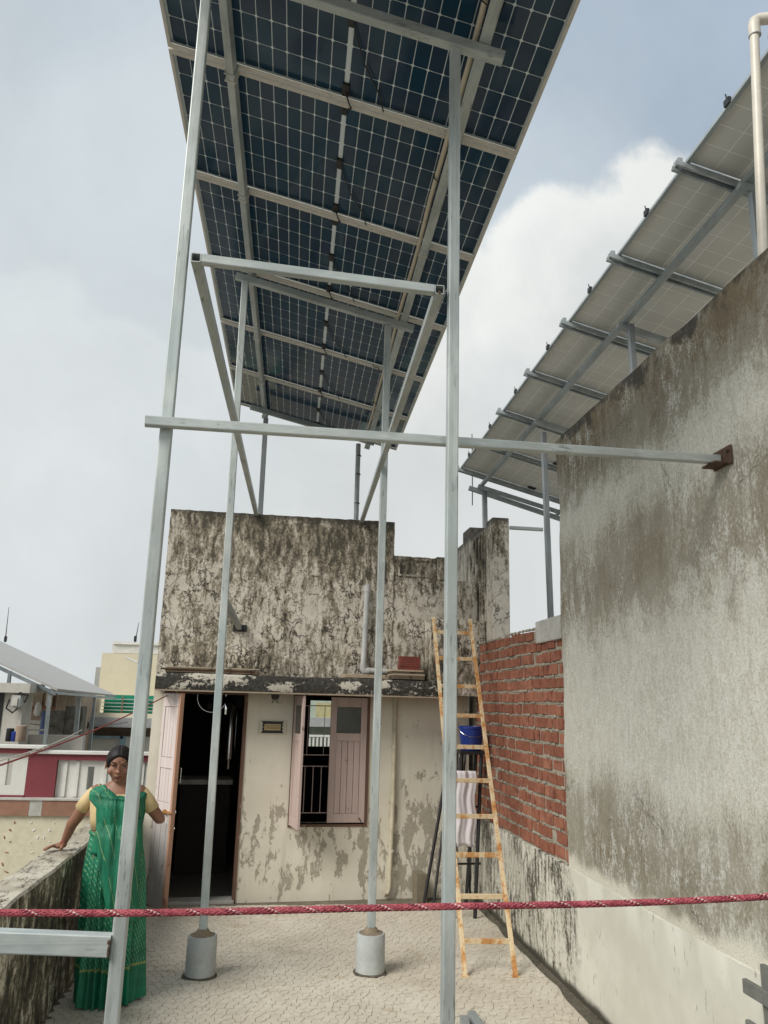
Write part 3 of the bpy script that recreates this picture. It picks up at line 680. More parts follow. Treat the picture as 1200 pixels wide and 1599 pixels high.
m = MB(HR); m.box((-.056, -.0145, 1.590), (.106, -.0127, 1.650)); m.build('gold_panel', plain('pale_gold_panel', (.52, .42, .22), .4, .1, var=.2, scale=60), pq)
m = MB(HR)
for k in range(7):     # ornamental strokes of the worn lettering, no longer readable
    u = -.042+k*.0215; m.tube([(u, -.016, 1.603), (u+.006, -.016, 1.630), (u+.014, -.016, 1.612), (u+.009, -.016, 1.603)], .0026, 5)
m.box((-.048, -.0165, 1.634), (.098, -.015, 1.639)); m.build('gold_ornament', M_GOLD, pq)
pq = thing('deity_tile', 'small square cream tile with dark crossed ornament under the slab', 'tile', HR @ Vector((.035, 0, 1.84)), math.atan(.09))
m = MB(HR); m.box((-.035, -.010, 1.848), (.105, -.001, 1.940)); m.build('tile', M_PLQ, pq, bevel=.003)
m = MB(HR); m.box((-.005, -.0125, 1.905), (.075, -.0103, 1.938)); m.box((.003, -.0125, 1.893), (.067, -.0103, 1.9047)); m.tube([(.068, -.012, 1.857), (.035, -.012, 1.893), (.004, -.012, 1.857)], .005, 6); m.ell((.008, -.012, 1.888), (.006, .003, .005), 8, 5); m.ell((.064, -.012, 1.888), (.006, .003, .005), 8, 5); m.build('dark_ornament', plain('dark_maroon_glaze', (.05, .025, .02), .4), pq)
# pipes
def pipe_thing(name, label, segs, r, mat, colr=None, clamps=()):
    o = thing(name, label, 'pipe', segs[0][0])
    for s_ in segs: m = MB(); m.tube(s_, r, 14); m.build('pipe', mat, o, smooth=True)
    return o
hw = lambda u, y, z: HR @ Vector((u, y, z))
o = pipe_thing('down_pipe', 'cream painted down pipe on the house front right of the window', [[hw(1.285, -.03, 1.96), hw(1.282, -.03, .95), hw(1.262, -.03, .10), hw(1.245, -.035, .055), hw(1.20, -.05, .05)]], .023, plain('cream_painted_pipe', (.52, .47, .35), .6, var=.2, scale=7))
for zz in (1.45, .45):
    m = MB(HR); m.tube([(1.283-.006*(zz < 1), -.03, zz-.012), (1.283-.006*(zz < 1), -.03, zz+.012)], .028, 14); m.box((1.25, -.012, zz-.008), (1.32, -.001, zz+.008)); m.build('clamp', M_PVC, o)
o = pipe_thing('elbow_pipe', 'grey plastic pipe running down the mouldy parapet and along the slab', [[hw(.945, -.045, 3.06), hw(.935, -.05, 2.60), hw(.925, -.055, 2.26)], [hw(.955, -.062, 2.21), hw(1.22, -.068, 2.20), hw(1.36, -.07, 2.20)]], .030, M_PVCG)
m = MB(); m.tube([hw(.945, -.045, 3.10), hw(.945, -.045, 3.03)], .037, 14); m.tube([hw(.945, -.045, 3.085), hw(.945, .01, 3.085)], .03, 12); m.build('socket', M_PVCG, o, smooth=True)
m = MB(); m.tube([hw(.925, -.055, 2.28), hw(.925, -.058, 2.225), hw(.932, -.06, 2.205), hw(.985, -.062, 2.205)], .038, 14); m.build('elbow', M_PVCG, o, smooth=True)
# things lying on the slab
def board_stack(name, label, cat, u0, u1, y0, y1, z0, n, th, mat, skew=.02, nm='board'):
    o = thing(name, label, cat, hw((u0+u1)/2, (y0+y1)/2, z0), math.atan(.09)); rr = random.Random(len(name)+n)
    for k in range(n):
        m = MB(HR); du, dy = rr.uniform(-skew, skew), rr.uniform(-skew, skew)*.5
        m.box((u0+du, y0+dy, z0+k*th), (u1+du, y1+dy, z0+(k+1)*th-.002)); m.build(nm, mat if not isinstance(mat, list) else mat[k % len(mat)], o, bevel=.002)
    return o
board_stack('plank_stack', 'stack of thin weathered boards with pale top on the right end of the slab', 'boards', 1.17, 1.50, -.395, -.14, 2.122, 5, .019, [M_PLANKD, M_PLANKD, M_PLANK, M_PLANKD, M_PLANK], .02)
board_stack('roof_tile_stack', 'stack of dark red clay tiles on the slab against the parapet', 'tiles', 1.285, 1.50, -.19, -.09, 2.218, 7, .021, plain('dark_red_clay_tile', (.20, .05, .035), .7, var=.25), .006, 'clay_tile')
m = MB(HR); m.box((1.26, -.13, 2.1195), (1.52, -.125, 2.217)); 
board_stack('loose_brick_support', 'dark boards stacked under the red clay tiles', 'boards', 1.31, 1.56, -.135, -.02, 2.121, 4, .0235, M_PLANKD, .01)
board_stack('beige_sheet', 'long beige sheet lying on the slab above the window', 'sheet', .68, 1.12, -.385, -.13, 2.122, 2, .018, M_PLANK, .004, 'sheet')
board_stack('rusty_sheet_pile', 'thin rusty and dark sheets piled on the slab above the door', 'sheets', -1.08, -.20, -.30, -.05, 2.122, 4, .014, [M_PLANKD, plain('rusty_sheet', (.20, .09, .05), .8, var=.4), M_PLANKD, M_PLANK], .04, 'sheet')
# dark room contents seen through the door and window
o = thing('water_filter', 'tall shiny steel cylinder hanging in the dark doorway', 'water filter', hw(-.44, 1.2, 1.05))
m = MB(HR); m.lathe((-.335, 1.2, 1.22), [(.045, 0), (.06, .01), (.06, .60), (.05, .62), (.03, .64)], 20); m.build('cylinder', M_STEEL, o, smooth=True)
m = MB(HR); m.lathe((-.335, 1.2, 1.12), [(.02, 0), (.024, .02), (.024, .10)], 12); m.build('tap', M_STEEL, o, smooth=True)
o = thing('cooking_pot', 'round dark pot silhouetted high in the doorway', 'pot', hw(-.52, 1.5, 1.88))
m = MB(HR); m.lathe((-.27, 1.5, 1.76), [(.05, 0), (.12, .03), (.145, .10), (.13, .17), (.09, .20)], 20); m.build('bowl', M_BLACK, o, smooth=True)
o = thing('ring_fan', 'round dark table fan high on a shelf in the doorway', 'fan', hw(-.68, 1.5, 1.86))
m = MB(HR); m.tube([(-.56+.17*math.cos(a), 1.5, 1.90+.17*math.sin(a)) for a in [2*PI*i/28 for i in range(29)]], .006, 6); m.build('guard', M_STEEL, o)
m = MB(HR); m.ell((-.56, 1.53, 1.90), (.05, .05, .05), 14, 8)
for a in (.3, 2.4, 4.5): m.ell((-.56+.09*math.cos(a), 1.53, 1.90+.09*math.sin(a)), (.06, .01, .05), 10, 6, Matrix.Rotation(-a, 3, 'Y'))
m.build('blade', M_BLACK, o, smooth=True)
o = thing('shelf_unit', 'dark cupboard standing inside the doorway', 'cupboard', hw(-.55, 1.6, 0))
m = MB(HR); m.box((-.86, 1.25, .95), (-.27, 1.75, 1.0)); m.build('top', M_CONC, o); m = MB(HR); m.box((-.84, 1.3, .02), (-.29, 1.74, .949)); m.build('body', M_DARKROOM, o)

# ladder
LT0, LT1 = Vector((1.475, 6.118, 0)), Vector((1.839, 6.098, 0)); LH0, LH1 = Vector((1.578, 7.93, 2.735)), Vector((1.955, 7.93, 2.735))
ld = thing('ladder', 'rusty cream painted steel ladder leaning against the projecting box', 'ladder', ((LT0+LT1)/2))
for a, b in ((LT0, LH0), (LT1, LH1)):
    m = MB(); m.beam(a, b, .034, .022, up=(0, -1, .4), r=.003); m.build('stile', M_RUST, ld)
    m = MB(); m.cbox(a+Vector((0, 0, .006)), (.055, .05, .012)); m.build('foot', M_RUST, ld)
Ll = (LH0-LT0).length
for k in range(10):
    f = (.24+k*.318)/Ll
    if f > .98: break
    a, b = LT0.lerp(LH0, f), LT1.lerp(LH1, f); dd = (b-a).normalized(); m = MB(); m.beam(a+dd*.014, b-dd*.014, .024, .036, up=(0, 0, 1), r=.003); m.build('rung', M_RUST, ld)
# stand with bucket, cloth, rods
st = thing('plant_stand', 'tall dark metal stand with splayed legs in the corner behind the ladder', 'stand', (1.95, 7.9, 0))
m = MB(); m.box((1.815, 7.74, 1.425), (2.085, 8.02, 1.455)); m.build('top', M_BLACK, st, bevel=.005)
for sx in (0, 1):
    for sy in (0, 1):
        m = MB(); m.beam((1.84+sx*.19, 7.78+sy*.2, 1.425), (1.78+sx*.22-.06, 7.68+sy*.36, 0), .028, .028, r=.003); m.build('leg', M_BLACK, st)
for zz in (.45, .95):
    m = MB(); m.beam((1.80, 7.76, zz), (2.02, 7.78, zz), .018, .018, r=.002); m.build('stretcher', M_BLACK, st)
bk = thing('bucket', 'blue plastic bucket standing on the dark stand behind the ladder', 'bucket', (1.955, 7.88, 1.456))
M_BLUE = plain('blue_plastic', (.012, .035, .22), .35, var=.15)
m = MB(); m.lathe((1.955, 7.88, 1.457), [(.095, 0), (.100, .006), (.118, .20), (.124, .205), (.124, .225), (.116, .228), (.108, .21), (.09, .02)], 26); m.build('shell', M_BLUE, bk, smooth=True)
m = MB(); m.tube([(1.955+.126*math.cos(a), 7.88-.126*math.sin(a)*.75-.02, 1.66-.075*math.sin(a)) for a in [PI*i/16 for i in range(17)]], .0025, 5); m.build('handle', M_STEEL, bk)
cl = MB(); rows = []
for j in range(22):
    tt = j/21; r = []
    for i in range(26):
        s_ = i/25; xx = 1.755+s_*(.20-.02*tt)+.03*tt*(s_-.3); r.append((xx+.01*math.sin(j*.6), 7.70+.010*math.sin(s_*12+tt*2)+.006*math.sin(s_*23)+.02*tt, 1.28-.66*tt-.05*abs(s_-.5)*tt))
    rows.append(r)
cl.grid(rows)
def m_cloth():
    k = NT('white_cotton_red_stripe'); x = k.xyz(0); z = k.xyz(2)
    f = k.math('ADD', x, k.math('MULTIPLY', z, -.30)); s_ = k.math('MULTIPLY', k.step(f, 2.035-1.755-.0, 2.045-1.755), k.step(f, 2.075-1.755, 2.065-1.755))
    w = k.noise(200, 2, .5); k.bump(w, .2, .001)
    return k.done(k.mix(s_, (.62, .58, .60), (.48, .10, .08)), .9)
ob = cl.build('cloth', m_cloth(), loc=(1.755, 7.7, .62), smooth='full'); tag(ob, 'white cotton cloth with a red stripe hanging behind the ladder', 'cloth')
md = ob.modifiers.new('thick', 'SOLIDIFY'); md.thickness = .003
rg = 'dark rods leaning in the corner behind the ladder'
for i, (a, b, r_) in enumerate((((1.56, 8.18, 0), (1.86, 8.36, 1.50), .016), ((1.62, 8.02, 0), (1.90, 8.36, 1.62), .013), ((1.70, 7.98, 0), (1.95, 8.30, 1.36), .018), ((1.78, 8.0, 0), (2.02, 8.36, 1.45), .012))):
    m = MB(); m.tube([a, Vector(a).lerp(Vector(b), .5)+Vector((.004, 0, 0)), b], r_, 10); o = m.build('metal_rod', M_BLACK, loc=a, smooth=True)
    tag(o, 'dark metal rod leaning in the corner behind the ladder', 'rod', rg)
m = MB(HR); m.box((1.50, -.20, 0), (1.60, -.03, .26)); o = m.build('tin_box', plain('dull_brown_tin', (.20, .17, .12), .7), loc=hw(1.55, -.1, 0)); tag(o, 'small dull brown box on the floor at the foot of the house wall', 'box')

# ================================================================== SOLAR STRUCTURE
AY = math.radians(1.5); TILT = math.radians(13.62)
e_ = Vector((math.sin(AY), math.cos(AY), 0)); c_ax = Vector((math.cos(AY)*math.cos(TILT), -math.sin(AY)*math.cos(TILT), -math.sin(TILT))); n_ax = c_ax.cross(e_)
A0 = Vector((1.275, 3.975, 5.106)); WID = 2.144; PIT = 1.15
def ap(k, s_, off=0):                # k panels beyond the first joint, s_ metres left of the right edge, off below the glass
    return A0+e_*(k*PIT)-c_ax*s_-n_ax*off
fr = thing('panel_frame', 'tall galvanised square tube frame carrying the overhead row of solar panels', 'frame', (0, 3.25, 0))
def fpart(nm, p0, p1, w, h, mat, up=(0, 0, 1), **k):
    m = MB(); m.beam(p0, p1, w, h, up=up, **k); return m.build(nm, mat, fr)
PLX, PRX = -.493, .716
fpart('post', (PLX, 3.25, -.1), (PLX-.012, 3.25, 5.39), .049, .046, GZ, up=(0, 1, 0)); fpart('post', (PRX-.002, 3.25, -.1), (PRX+.010, 3.25, 5.095), .049, .046, GZ, up=(0, 1, 0))
fpart('post', (-.386, 6.243, .25), (-.425, 6.243, 5.345), .056, .050, GZ, up=(0, 1, 0)); fpart('post', (.808, 6.249, .25), (.815, 6.249, 5.050), .056, .050, GZ, up=(0, 1, 0))
fpart('post', (-.252, 9.40, 2.1), (-.266, 9.40, 5.27), .060, .060, GDZ, up=(0, 1, 0))
m = MB(); m.tube([(.905, 9.4, 2.1), (.893, 9.4, 5.02)], .030, 16); m.build('post', GD, fr, smooth=True)
for zz in (4.25, 4.62, 4.86):
    m = MB(); m.tube([(.90, 9.4, zz), (.90, 9.4, zz+.012)], .034, 16); m.build('pipe_joint', M_BLACK, fr)
# tilted beams under the purlins
def kof(Y, s_): return (Y-(A0-c_ax*s_).y)/(e_.y*PIT)
for Y, s0, s1, mt in ((3.25, .26, 2.05, GX), (6.243, .27, 1.86, GX), (9.40, .30, 1.90, GDX)):
    kk = kof(Y, 1); fpart('cross_beam', ap(kk, s0, .142), ap(kk, s1, .142), .050, .060, mt, up=n_ax, open0=True, open1=True)
# purlins running in depth
for s_, w in ((.372, .060), (1.745, .046)): fpart('purlin', ap(-2.15, s_, .074), ap(5.02, s_, .074), w, .072, GY, up=n_ax, open1=True)
for k in range(-2, 6):
    for s_ in (.372, 1.745):
        for dk in (-.03, .03):
            m = MB(); p = ap(k+dk*.8, s_, .076); m.beam(p-c_ax*.034, p+c_ax*.034, .010, .080, up=n_ax, r=.003); m.build('clamp', M_ALU if dk > 0 else GY, fr)
# side rails level in depth, with open ends beside the front posts
ZL, ZR = 3.757, 3.712
fpart('side_rail', (-.439, 3.215, ZL), (-.270, 8.32, 3.800), .044, .044, GY, open0=True); fpart('side_rail', (.652, 3.215, ZR), (.868, 8.45, 3.815), .044, .044, GY, open0=True)
fpart('cross_bar', (-.416, 3.236, ZL+.002), (.629, 3.236, ZR+.004), .040, .042, GX)
fpart('long_cross_bar', (-.580, 3.196, 2.977), (2.095, 3.455, 3.072), .040, .042, GX, open0=True)
fpart('wall_tie', (-.400, 6.28, 2.62), (-.365, 8.32, 2.595), .046, .050, GDX)
m = MB(); m.box((-.43, 8.285, 2.555), (-.29, 8.306, 2.625)); m.build('wall_plate', M_BLACK, fr)
fpart('side_bar', (-1.02, 3.24, 1.030), (PLX-.029, 3.24, 1.006), .056, .072, GX)
m = MB(); m.ell((PLX-.031, 3.213, 1.022), (.008, .005, .009), 8, 5); m.ell((PLX-.031, 3.212, .990), (.005, .005, .024), 8, 5); m.build('weld', plain('brown_weld_scale', (.08, .05, .03), .8, var=.4, scale=80), fr)
m = MB(); m.ell((.648, 3.195, 3.685), (.009, .005, .008), 8, 5); m.build('weld', bpy.data.materials['brown_weld_scale'], fr)
# conduit beside the right purlin, tied on
m = MB(); m.tube([ap(-2.1, .428, .062)]+[ap(k*.5, .425+.006*math.sin(k*2.1), .064) for k in range(-3, 10)], .0155, 10); m.build('conduit', M_CONDUIT, fr, smooth=True)
for k in (-.85, .3, 1.5, 2.6, 3.7, 4.6):
    m = MB(); m.tube([ap(k, .45, .05), ap(k, .44, .085), ap(k+.01, .38, .106), ap(k+.01, .34, .103), ap(k, .332, .05)], .004, 5); m.build('cable_tie', M_BLACK, fr)
m = MB(); m.tube([ap(2.95, .55, .04)]+[ap(2.95+.01*i, .55-.012*i, .045+.01*math.sin(i)) for i in range(12)]+[ap(3.1, .33, .10)], .004, 5); m.build('cable', M_CABLE, fr)
fg = 'round concrete footings of the rear posts'
for (x, y), lb_ in (((-.386, 6.243), 'round concrete footing of the rear left post near the doorway'), ((.808, 6.249), 'round concrete footing of the rear right post below the window')):
    f = thing('concrete_footing', lb_, 'footing', (x, y, 0), group=fg)
    m = MB(); m.lathe((x, y, 0), [(.106, 0), (.105, .01), (.104, .14), (.102, .258), (.097, .264)], 28); m.build('cylinder', M_FOOT, f, smooth=True)
    m = MB(); rows = []
    n = 28; R1 = [.105]*n; R2 = [.122+.018*mnoise.noise(Vector((math.cos(2*PI*k/n)*2, math.sin(2*PI*k/n)*2, x*9))) for k in range(n)]
    m.grid([[(x+R1[k]*math.cos(2*PI*k/n), y+R1[k]*math.sin(2*PI*k/n), .016) for k in range(n)], [(x+R2[k]*math.cos(2*PI*k/n), y+R2[k]*math.sin(2*PI*k/n), .0055) for k in range(n)]], close=True); m.build('cement_skirt', bpy.data.materials['dark_moss_grime'], f)
    m = MB(); m.lathe((x, y, .263), [(.092, 0), (.060, .008), (.044, .030), (.036, .040)], 16); m.build('mortar_cone', plain('brown_cement', (.20, .16, .11), .9, var=.3, scale=20), f, smooth=True)

# the panels: local x from the right edge to the left, y in depth, z up through the glass
PR = Matrix((-c_ax, e_, -n_ax)).transposed()          # columns; z axis points down so the underside is local +z
if PR.determinant() < 0: PR = Matrix((-c_ax, e_, n_ax)).transposed()
zs_ = PR.col[2].dot(n_ax)                               # +1: local z is up
DN = -1 if zs_ > 0 else 1
PD = PIT-.014
def panel_master():
    root = bpy.data.objects.new('solar_panel', None); C.objects.link(root); root.rotation_euler = PR.to_euler(); WM[root.name] = Matrix.Identity(4)
    m = MB(); m.box((.006, .006, DN*.003), (WID-.006, PD-.006, DN*.006)); m.build('glass_sheet', M_GRID, root)
    m = MB()
    for a, b in (((0, 0), (WID, .0015)), ((0, PD-.0015), (WID, PD)), ((0, .0015), (.0015, PD-.0015)), ((WID-.0015, .0015), (WID, PD-.0015))): m.box((a[0], a[1], 0), (b[0], b[1], DN*.035))
    for a, b in (((.0015, .0015), (WID-.0015, .034)), ((.0015, PD-.034), (WID-.0015, PD-.0015)), ((.0015, .034), (.020, PD-.034)), ((WID-.020, .034), (WID-.0015, PD-.034))): m.box((a[0], a[1], DN*.0325), (b[0], b[1], DN*.0348))
    m.build('frame', M_ALU, root)
    hw_, cw, cd = (WID-.052-.024)/2, 0, 0; cw = hw_/12; cd = (PD-.044)/6
    me = None
    for side in (0, 1):
        for i in range(12):
            for j in range(6):
                cx = .026+side*(hw_+.024)+(i+.5)*cw; cyy = .022+(j+.5)*cd
                if me is None:
                    a, b, q = (cw-.0050)/2, (cd-.0050)/2, .0085; oc = [(a-q, b), (a, b-q), (a, -b+q), (a-q, -b), (-a+q, -b), (-a, -b+q), (-a, b-q), (-a+q, b)]
                    m = MB(); m.add([(x, y, DN*.0010) for x, y in oc]+[(x, y, 0) for x, y in oc], [tuple(range(8))]+[(k, (k+1) % 8, 8+(k+1) % 8, 8+k) for k in range(8)])
                    o = m.build('cell', M_CELL, root); me = o.data
                else:
                    o = bpy.data.objects.new('cell', me); C.objects.link(o); o.parent = root
                o.location = (cx, cyy, DN*.0062)
    for k, yy in enumerate((.065, PD/2, PD-.075)):
        m = MB(); m.box((WID/2-.021, yy-.045, DN*.0063), (WID/2+.021, yy+.045, DN*.026)); o = m.build('junction_box', M_BLACK, root, bevel=.004)
    for a, b in ((.115, PD/2-.05), (PD/2+.05, PD-.125)):
        m = MB(); m.box((WID/2-.008, a, DN*.0063), (WID/2+.008, b, DN*.0085)); m.build('ribbon_strip', M_GRID, root)
    m = MB(); m.tube([(WID/2, PD-.07, DN*.025), (WID/2-.03, PD-.02, DN*.05), (WID/2-.05, PD+.02, DN*.05), (WID/2-.02, PD+.06, DN*.03), (WID/2, PD+.09, DN*.026)], .0045, 6); m.build('cable', M_CABLE, root, smooth=True)
    m = MB(); m.tube([(WID/2-.01, PD/2+.02, DN*.02), (WID/2-.10, PD-.30, DN*.026), (WID/2-.20, PD-.12, DN*.02), (WID/2-.24, PD-.02, DN*.040)], .004, 6); m.build('cable', M_CABLE, root, smooth=True)
    return root
def children_of(o): return [c for c in bpy.data.objects if c.parent == o]
pm = panel_master(); pk = children_of(pm)
names_ = ['last', 'fourth', 'third', 'second', 'first']
ords = {4: 'dark solar panel at the far end of the overhead row, above the mouldy parapet', 3: 'second dark overhead solar panel counted from the far end', 2: 'third dark overhead solar panel from the far end, its joint by the rear cross beam', 1: 'fourth dark overhead solar panel from the far end', 0: 'fifth dark overhead solar panel from the far end, between the two upper joints', -1: 'dark overhead solar panel cut by the top edge of the picture', -2: 'dark overhead solar panel above the camera, nearest of the row'}
for k in range(4, -3, -1):
    if k == 4: r_ = pm
    else:
        r_ = pm.copy(); C.objects.link(r_)
        for ch_ in pk:
            c2 = ch_.copy(); C.objects.link(c2); c2.parent = r_
    r_.location = ap(k, 0)+e_*.007; tag(r_, ords[k], 'solar panel', 'dark solar panels of the overhead row')

# ------------------------------------------------------------------ neighbour's array above the tall wall
B_T = math.radians(14.7); B_S = math.radians(-1.9)
eb = Vector((-.003, math.cos(B_S), math.sin(B_S))); cb = Vector((math.cos(B_T), 0, -math.sin(B_T))); cb = (cb-eb*cb.dot(eb)).normalized(); nb = cb.cross(eb)
B0 = Vector((2.715, 4.615, 5.705)); WB = 2.28
def bp(k, s_, off=0): return B0+eb*(k*PIT)+cb*s_-nb*off
f2 = thing('neighbour_panel_frame', 'dull grey steel frame under the pale solar panels above the stained wall', 'frame', (3.2, 8, 2.5))
def f2p(nm, p0, p1, w, h, mat=GD, up=(0, 0, 1), **k):
    m = MB(); m.beam(p0, p1, w, h, up=up, **k); return m.build(nm, mat, f2)
for k in range(-2, 7):
    for dk in (-.026, .026): f2p('rail', bp(k+dk, -.07, .062), bp(k+dk, WB+.05, .062), .020, .042, up=nb, open0=True, r=.002)
    m = MB(); p = bp(k, -.045, .030); m.cbox(p, (.035, .07, .04)); m.build('end_clamp', GD, f2)
for s_ in (.42, 1.75): f2p('purlin', bp(-2.2, s_, .118), bp(6.35, s_, .118), .055, .062, up=nb, open1=True)
for k in (-2.0, -.12, 1.62, 3.72, 6.1): f2p('cross_beam', bp(k, .36, .180), bp(k, WB-.1, .180), .052, .060, up=nb)
def post_px(x0y0, x1y1, Y, w=.06, extra=0):
    a, b = at(*x0y0, Y), at(*x1y1, Y); f2p('post', (b.x, Y, b.z-extra), (a.x, Y, a.z), w, w, GDZ, up=(0, 1, 0))
post_px((849, 676), (862, 968), 8.86, .060, .6); post_px((757, 765), (760, 815), 11.7, .07, 1.6); post_px((985, 507), (990, 562), 6.44, .055, .8); post_px((1176, 302), (1183, 372), 4.45, .050, .8)
a, b = at(796, 824, 8.86), at(848, 827, 8.86); f2p('tie_bar', a, b, .04, .04, GDX); a, b = at(757, 772, 11.7), at(862, 805, 11.7)
f2p('end_beam', a+Vector((-.25, 0, .09)), b+Vector((.4, 0, -.12)), .06, .07, GDX)
for k in (-.5, .5, 1.5, 2.5, 3.5, 4.5, 5.5):
    m = MB(); p = bp(k, -.01, .012); m.cbox(p, (.024, .055, .045)); m.tube([p, p+Vector((-.010, 0, .058))], .005, 6); m.build('wire_clip', M_BLACK, f2)
def pale_master():
    root = bpy.data.objects.new('pale_solar_panel', None); C.objects.link(root); Rb = Matrix((cb, eb, nb)).transposed(); root.rotation_euler = Rb.to_euler(); WM[root.name] = Matrix.Identity(4)
    m = MB(); m.box((.012, .012, -.006), (WB-.012, PD-.012, -.002)); m.build('backsheet', M_BACK, root)
    m = MB()
    for a, b in (((0, 0), (WB, .0015)), ((0, PD-.0015), (WB, PD)), ((0, .0015), (.0015, PD-.0015)), ((WB-.0015, .0015), (WB, PD-.0015))): m.box((a[0], a[1], .002), (b[0], b[1], -.035))
    for a, b in (((.0015, .0015), (WB-.0015, .026)), ((.0015, PD-.026), (WB-.0015, PD-.0015)), ((.0015, .026), (.028, PD-.026)), ((WB-.028, .026), (WB-.0015, PD-.026))): m.box((a[0], a[1], -.0325), (b[0], b[1], -.0348))
    m.build('frame', GD, root)
    m = MB(); cw = (WB-.06)/12; cd = (PD-.06)/6
    for i in range(1, 12): m.box((.03+i*cw-.0028, .03, -.0067), (.03+i*cw+.0028, PD-.03, -.0061))
    for j in range(1, 6, 1): m.box((.03, .03+j*cd-.0028, -.0072), (WB-.03, .03+j*cd+.0028, -.0068))
    m.build('cell_gap_lines', M_BLINE, root)
    m = MB(); m.box((WB/2-.06, PD-.12, -.024), (WB/2+.06, PD-.04, -.0075)); m.build('junction_box', M_BLACK, root, bevel=.004)
    return root
pm2 = pale_master(); pk2 = children_of(pm2)
bl = {-2: 'pale backed solar panel above the wall nearest the camera', -1: 'pale backed solar panel behind the white pipe at the right edge', 0: 'pale backed solar panel just beyond the white pipe', 1: 'pale backed solar panel between the second and third rail from the right', 2: 'pale backed solar panel above the short post on the stained wall', 3: 'pale backed solar panel beyond the short post on the stained wall', 4: 'pale backed solar panel crossed by the tall grey post', 5: 'pale backed solar panel at the low far end of the neighbouring row'}
for k in range(5, -3, -1):
    if k == 5: r_ = pm2
    else:
        r_ = pm2.copy(); C.objects.link(r_)
        for ch_ in pk2:
            c2 = ch_.copy(); C.objects.link(c2); c2.parent = r_
    r_.location = bp(k, 0)+eb*.007; tag(r_, bl[k], 'solar panel', "pale backed solar panels of the neighbour's row")
pv = thing('vent_pipe', 'tall white plastic pipe with elbow rising behind the stained wall', 'pipe', at(1190, 370, 3.08))
p0, p1 = at(1193, 420, 3.08), at(1178, 40, 3.08)
m = MB(); m.tube([(p0.x+.002, 3.08, p0.z-1.2), p0, p1], .0225, 18); m.build('pipe', M_PVC, pv, smooth=True)
m = MB(); m.tube([p1+Vector((0, 0, -.06)), p1+Vector((0, 0, .0)), p1+Vector((.008, 0, .03)), p1+Vector((.03, 0, .045)), p1+Vector((.085, -.02, .042))], .029, 16); m.build('elbow', M_PVC, pv, smooth=True)
m = MB(); m.tube([p1+Vector((.06, -.015, .043)), p1+Vector((.9, -.25, .03))], .0225, 16); m.build('pipe', M_PVC, pv, smooth=True)
for ja, jb in (((0, 0, -.063), (0, 0, -.058)), ((.084, -.02, .0425), (.089, -.021, .042))):
    m = MB(); m.tube([p1+Vector(ja), p1+Vector(jb)], .0305, 16); m.build('joint_ring', M_PVCG, pv)
an = at(738, 705, 16); m = MB(); m.tube([an+Vector((0, 0, -1.2)), an+Vector((0, 0, .30))], .012, 5)
for a in (.3, 1.6, 2.6): m.tube([an+Vector((0, 0, .12)), an+Vector((.28*math.cos(a), 0, .12+.28*math.sin(a)))], .010, 5)
o = m.build('aerial', M_BLACK, loc=an-Vector((0, 0, 1.2))); tag(o, 'thin branched aerial above the far end of the pale panels', 'aerial')

# ================================================================== ROPES
def rope_line(p, x): return p
def m_rope(name, a, b):
    k = NT(name); f = k.noise(240, 3, .7); g_ = k.noise(30, 4, .6); k.bump(f, .9, .0012)
    return k.done(k.mix(k.step(k.math('ADD', k.math('MULTIPLY', f, .6), k.math('MULTIPLY', g_, .4)), .36, .64), a, b), .95)
M_ROPE = m_rope('faded_pink_rope', (.20, .026, .045), (.47, .115, .135)); M_ROPEW = m_rope('white_rope_yarn', (.45, .42, .36), (.75, .72, .66)); M_ROPEB = m_rope('black_rope_yarn', (.01, .01, .012), (.04, .03, .03))
rp = thing('rope', 'thick pink braided rope with black and white flecks stretched across the foreground', 'rope', (.15, 1.1, 1.6))
RP = lambda x: Vector((x, 1.1+.0005*x, 1.6137+.0062*x+.0205*(x-.02)**2+.0012*math.sin(x*9)))
def strand(hand, ph, R_, r_, pitch=.048):
    pts = []; n = 620
    for i in range(n+1):
        x = -1.25+3.36*i/n; a = hand*2*PI*x/pitch+ph; c = RP(x); pts.append(c+Vector((0, math.cos(a)*R_, math.sin(a)*R_)))
    return pts
m = MB(); m.tube([RP(-1.25+3.36*i/80) for i in range(81)], .0026, 8); m.build('core', M_ROPE, rp, smooth=True)
for k in range(12):
    m = MB(); hand = 1 if k % 2 else -1; m.tube(strand(hand, k*2*PI/12, .0031, .0021), (.0011 if k in (1, 3) else .00145), 5)
    m.build('yarn', M_ROPEW if k == 1 else (M_ROPEB if k == 3 else M_ROPE), rp, smooth='full')
fz = MB(); rr = random.Random(4)
for i in range(520):
    x = rr.uniform(-.7, 1.3); c = RP(x); a = rr.uniform(0, 2*PI); d = Vector((rr.uniform(-.5, .5), math.cos(a), math.sin(a))).normalized(); p = c+Vector((0, math.cos(a), math.sin(a)))*.0041
    q = p+d*rr.uniform(.001, .0028); s_ = Vector((.00018, 0, 0)); fz.add([p-s_, p+s_, q], [(0, 1, 2)])
tag(fz.build('fuzz', M_ROPE, rp), kind='stuff')
m = MB(); P0, P1 = hw(-1.02, -.06, 1.905), Vector((-1.55, 3.9, 1.43)); m.tube([P0.lerp(P1, i/30)+Vector((0, 0, -.05*math.sin(PI*i/30))) for i in range(31)], .0055, 7)
o = m.build('clothes_line', m_rope('red_clothes_line', (.22, .04, .04), (.36, .10, .09)), loc=P0, smooth=True); tag(o, 'thin red clothes line sloping from the door head towards the left', 'rope')
m = MB(); P0, P1 = at(128, 1140, 9.0), at(-30, 1196, 5); m.tube([P0.lerp(P1, i/20)+Vector((0, 0, -.03*math.sin(PI*i/20))) for i in range(21)], .0045, 6)
o = m.build('wire', M_PVC, loc=P0, smooth=True); tag(o, 'thin pale wire hanging below the red clothes line', 'wire')

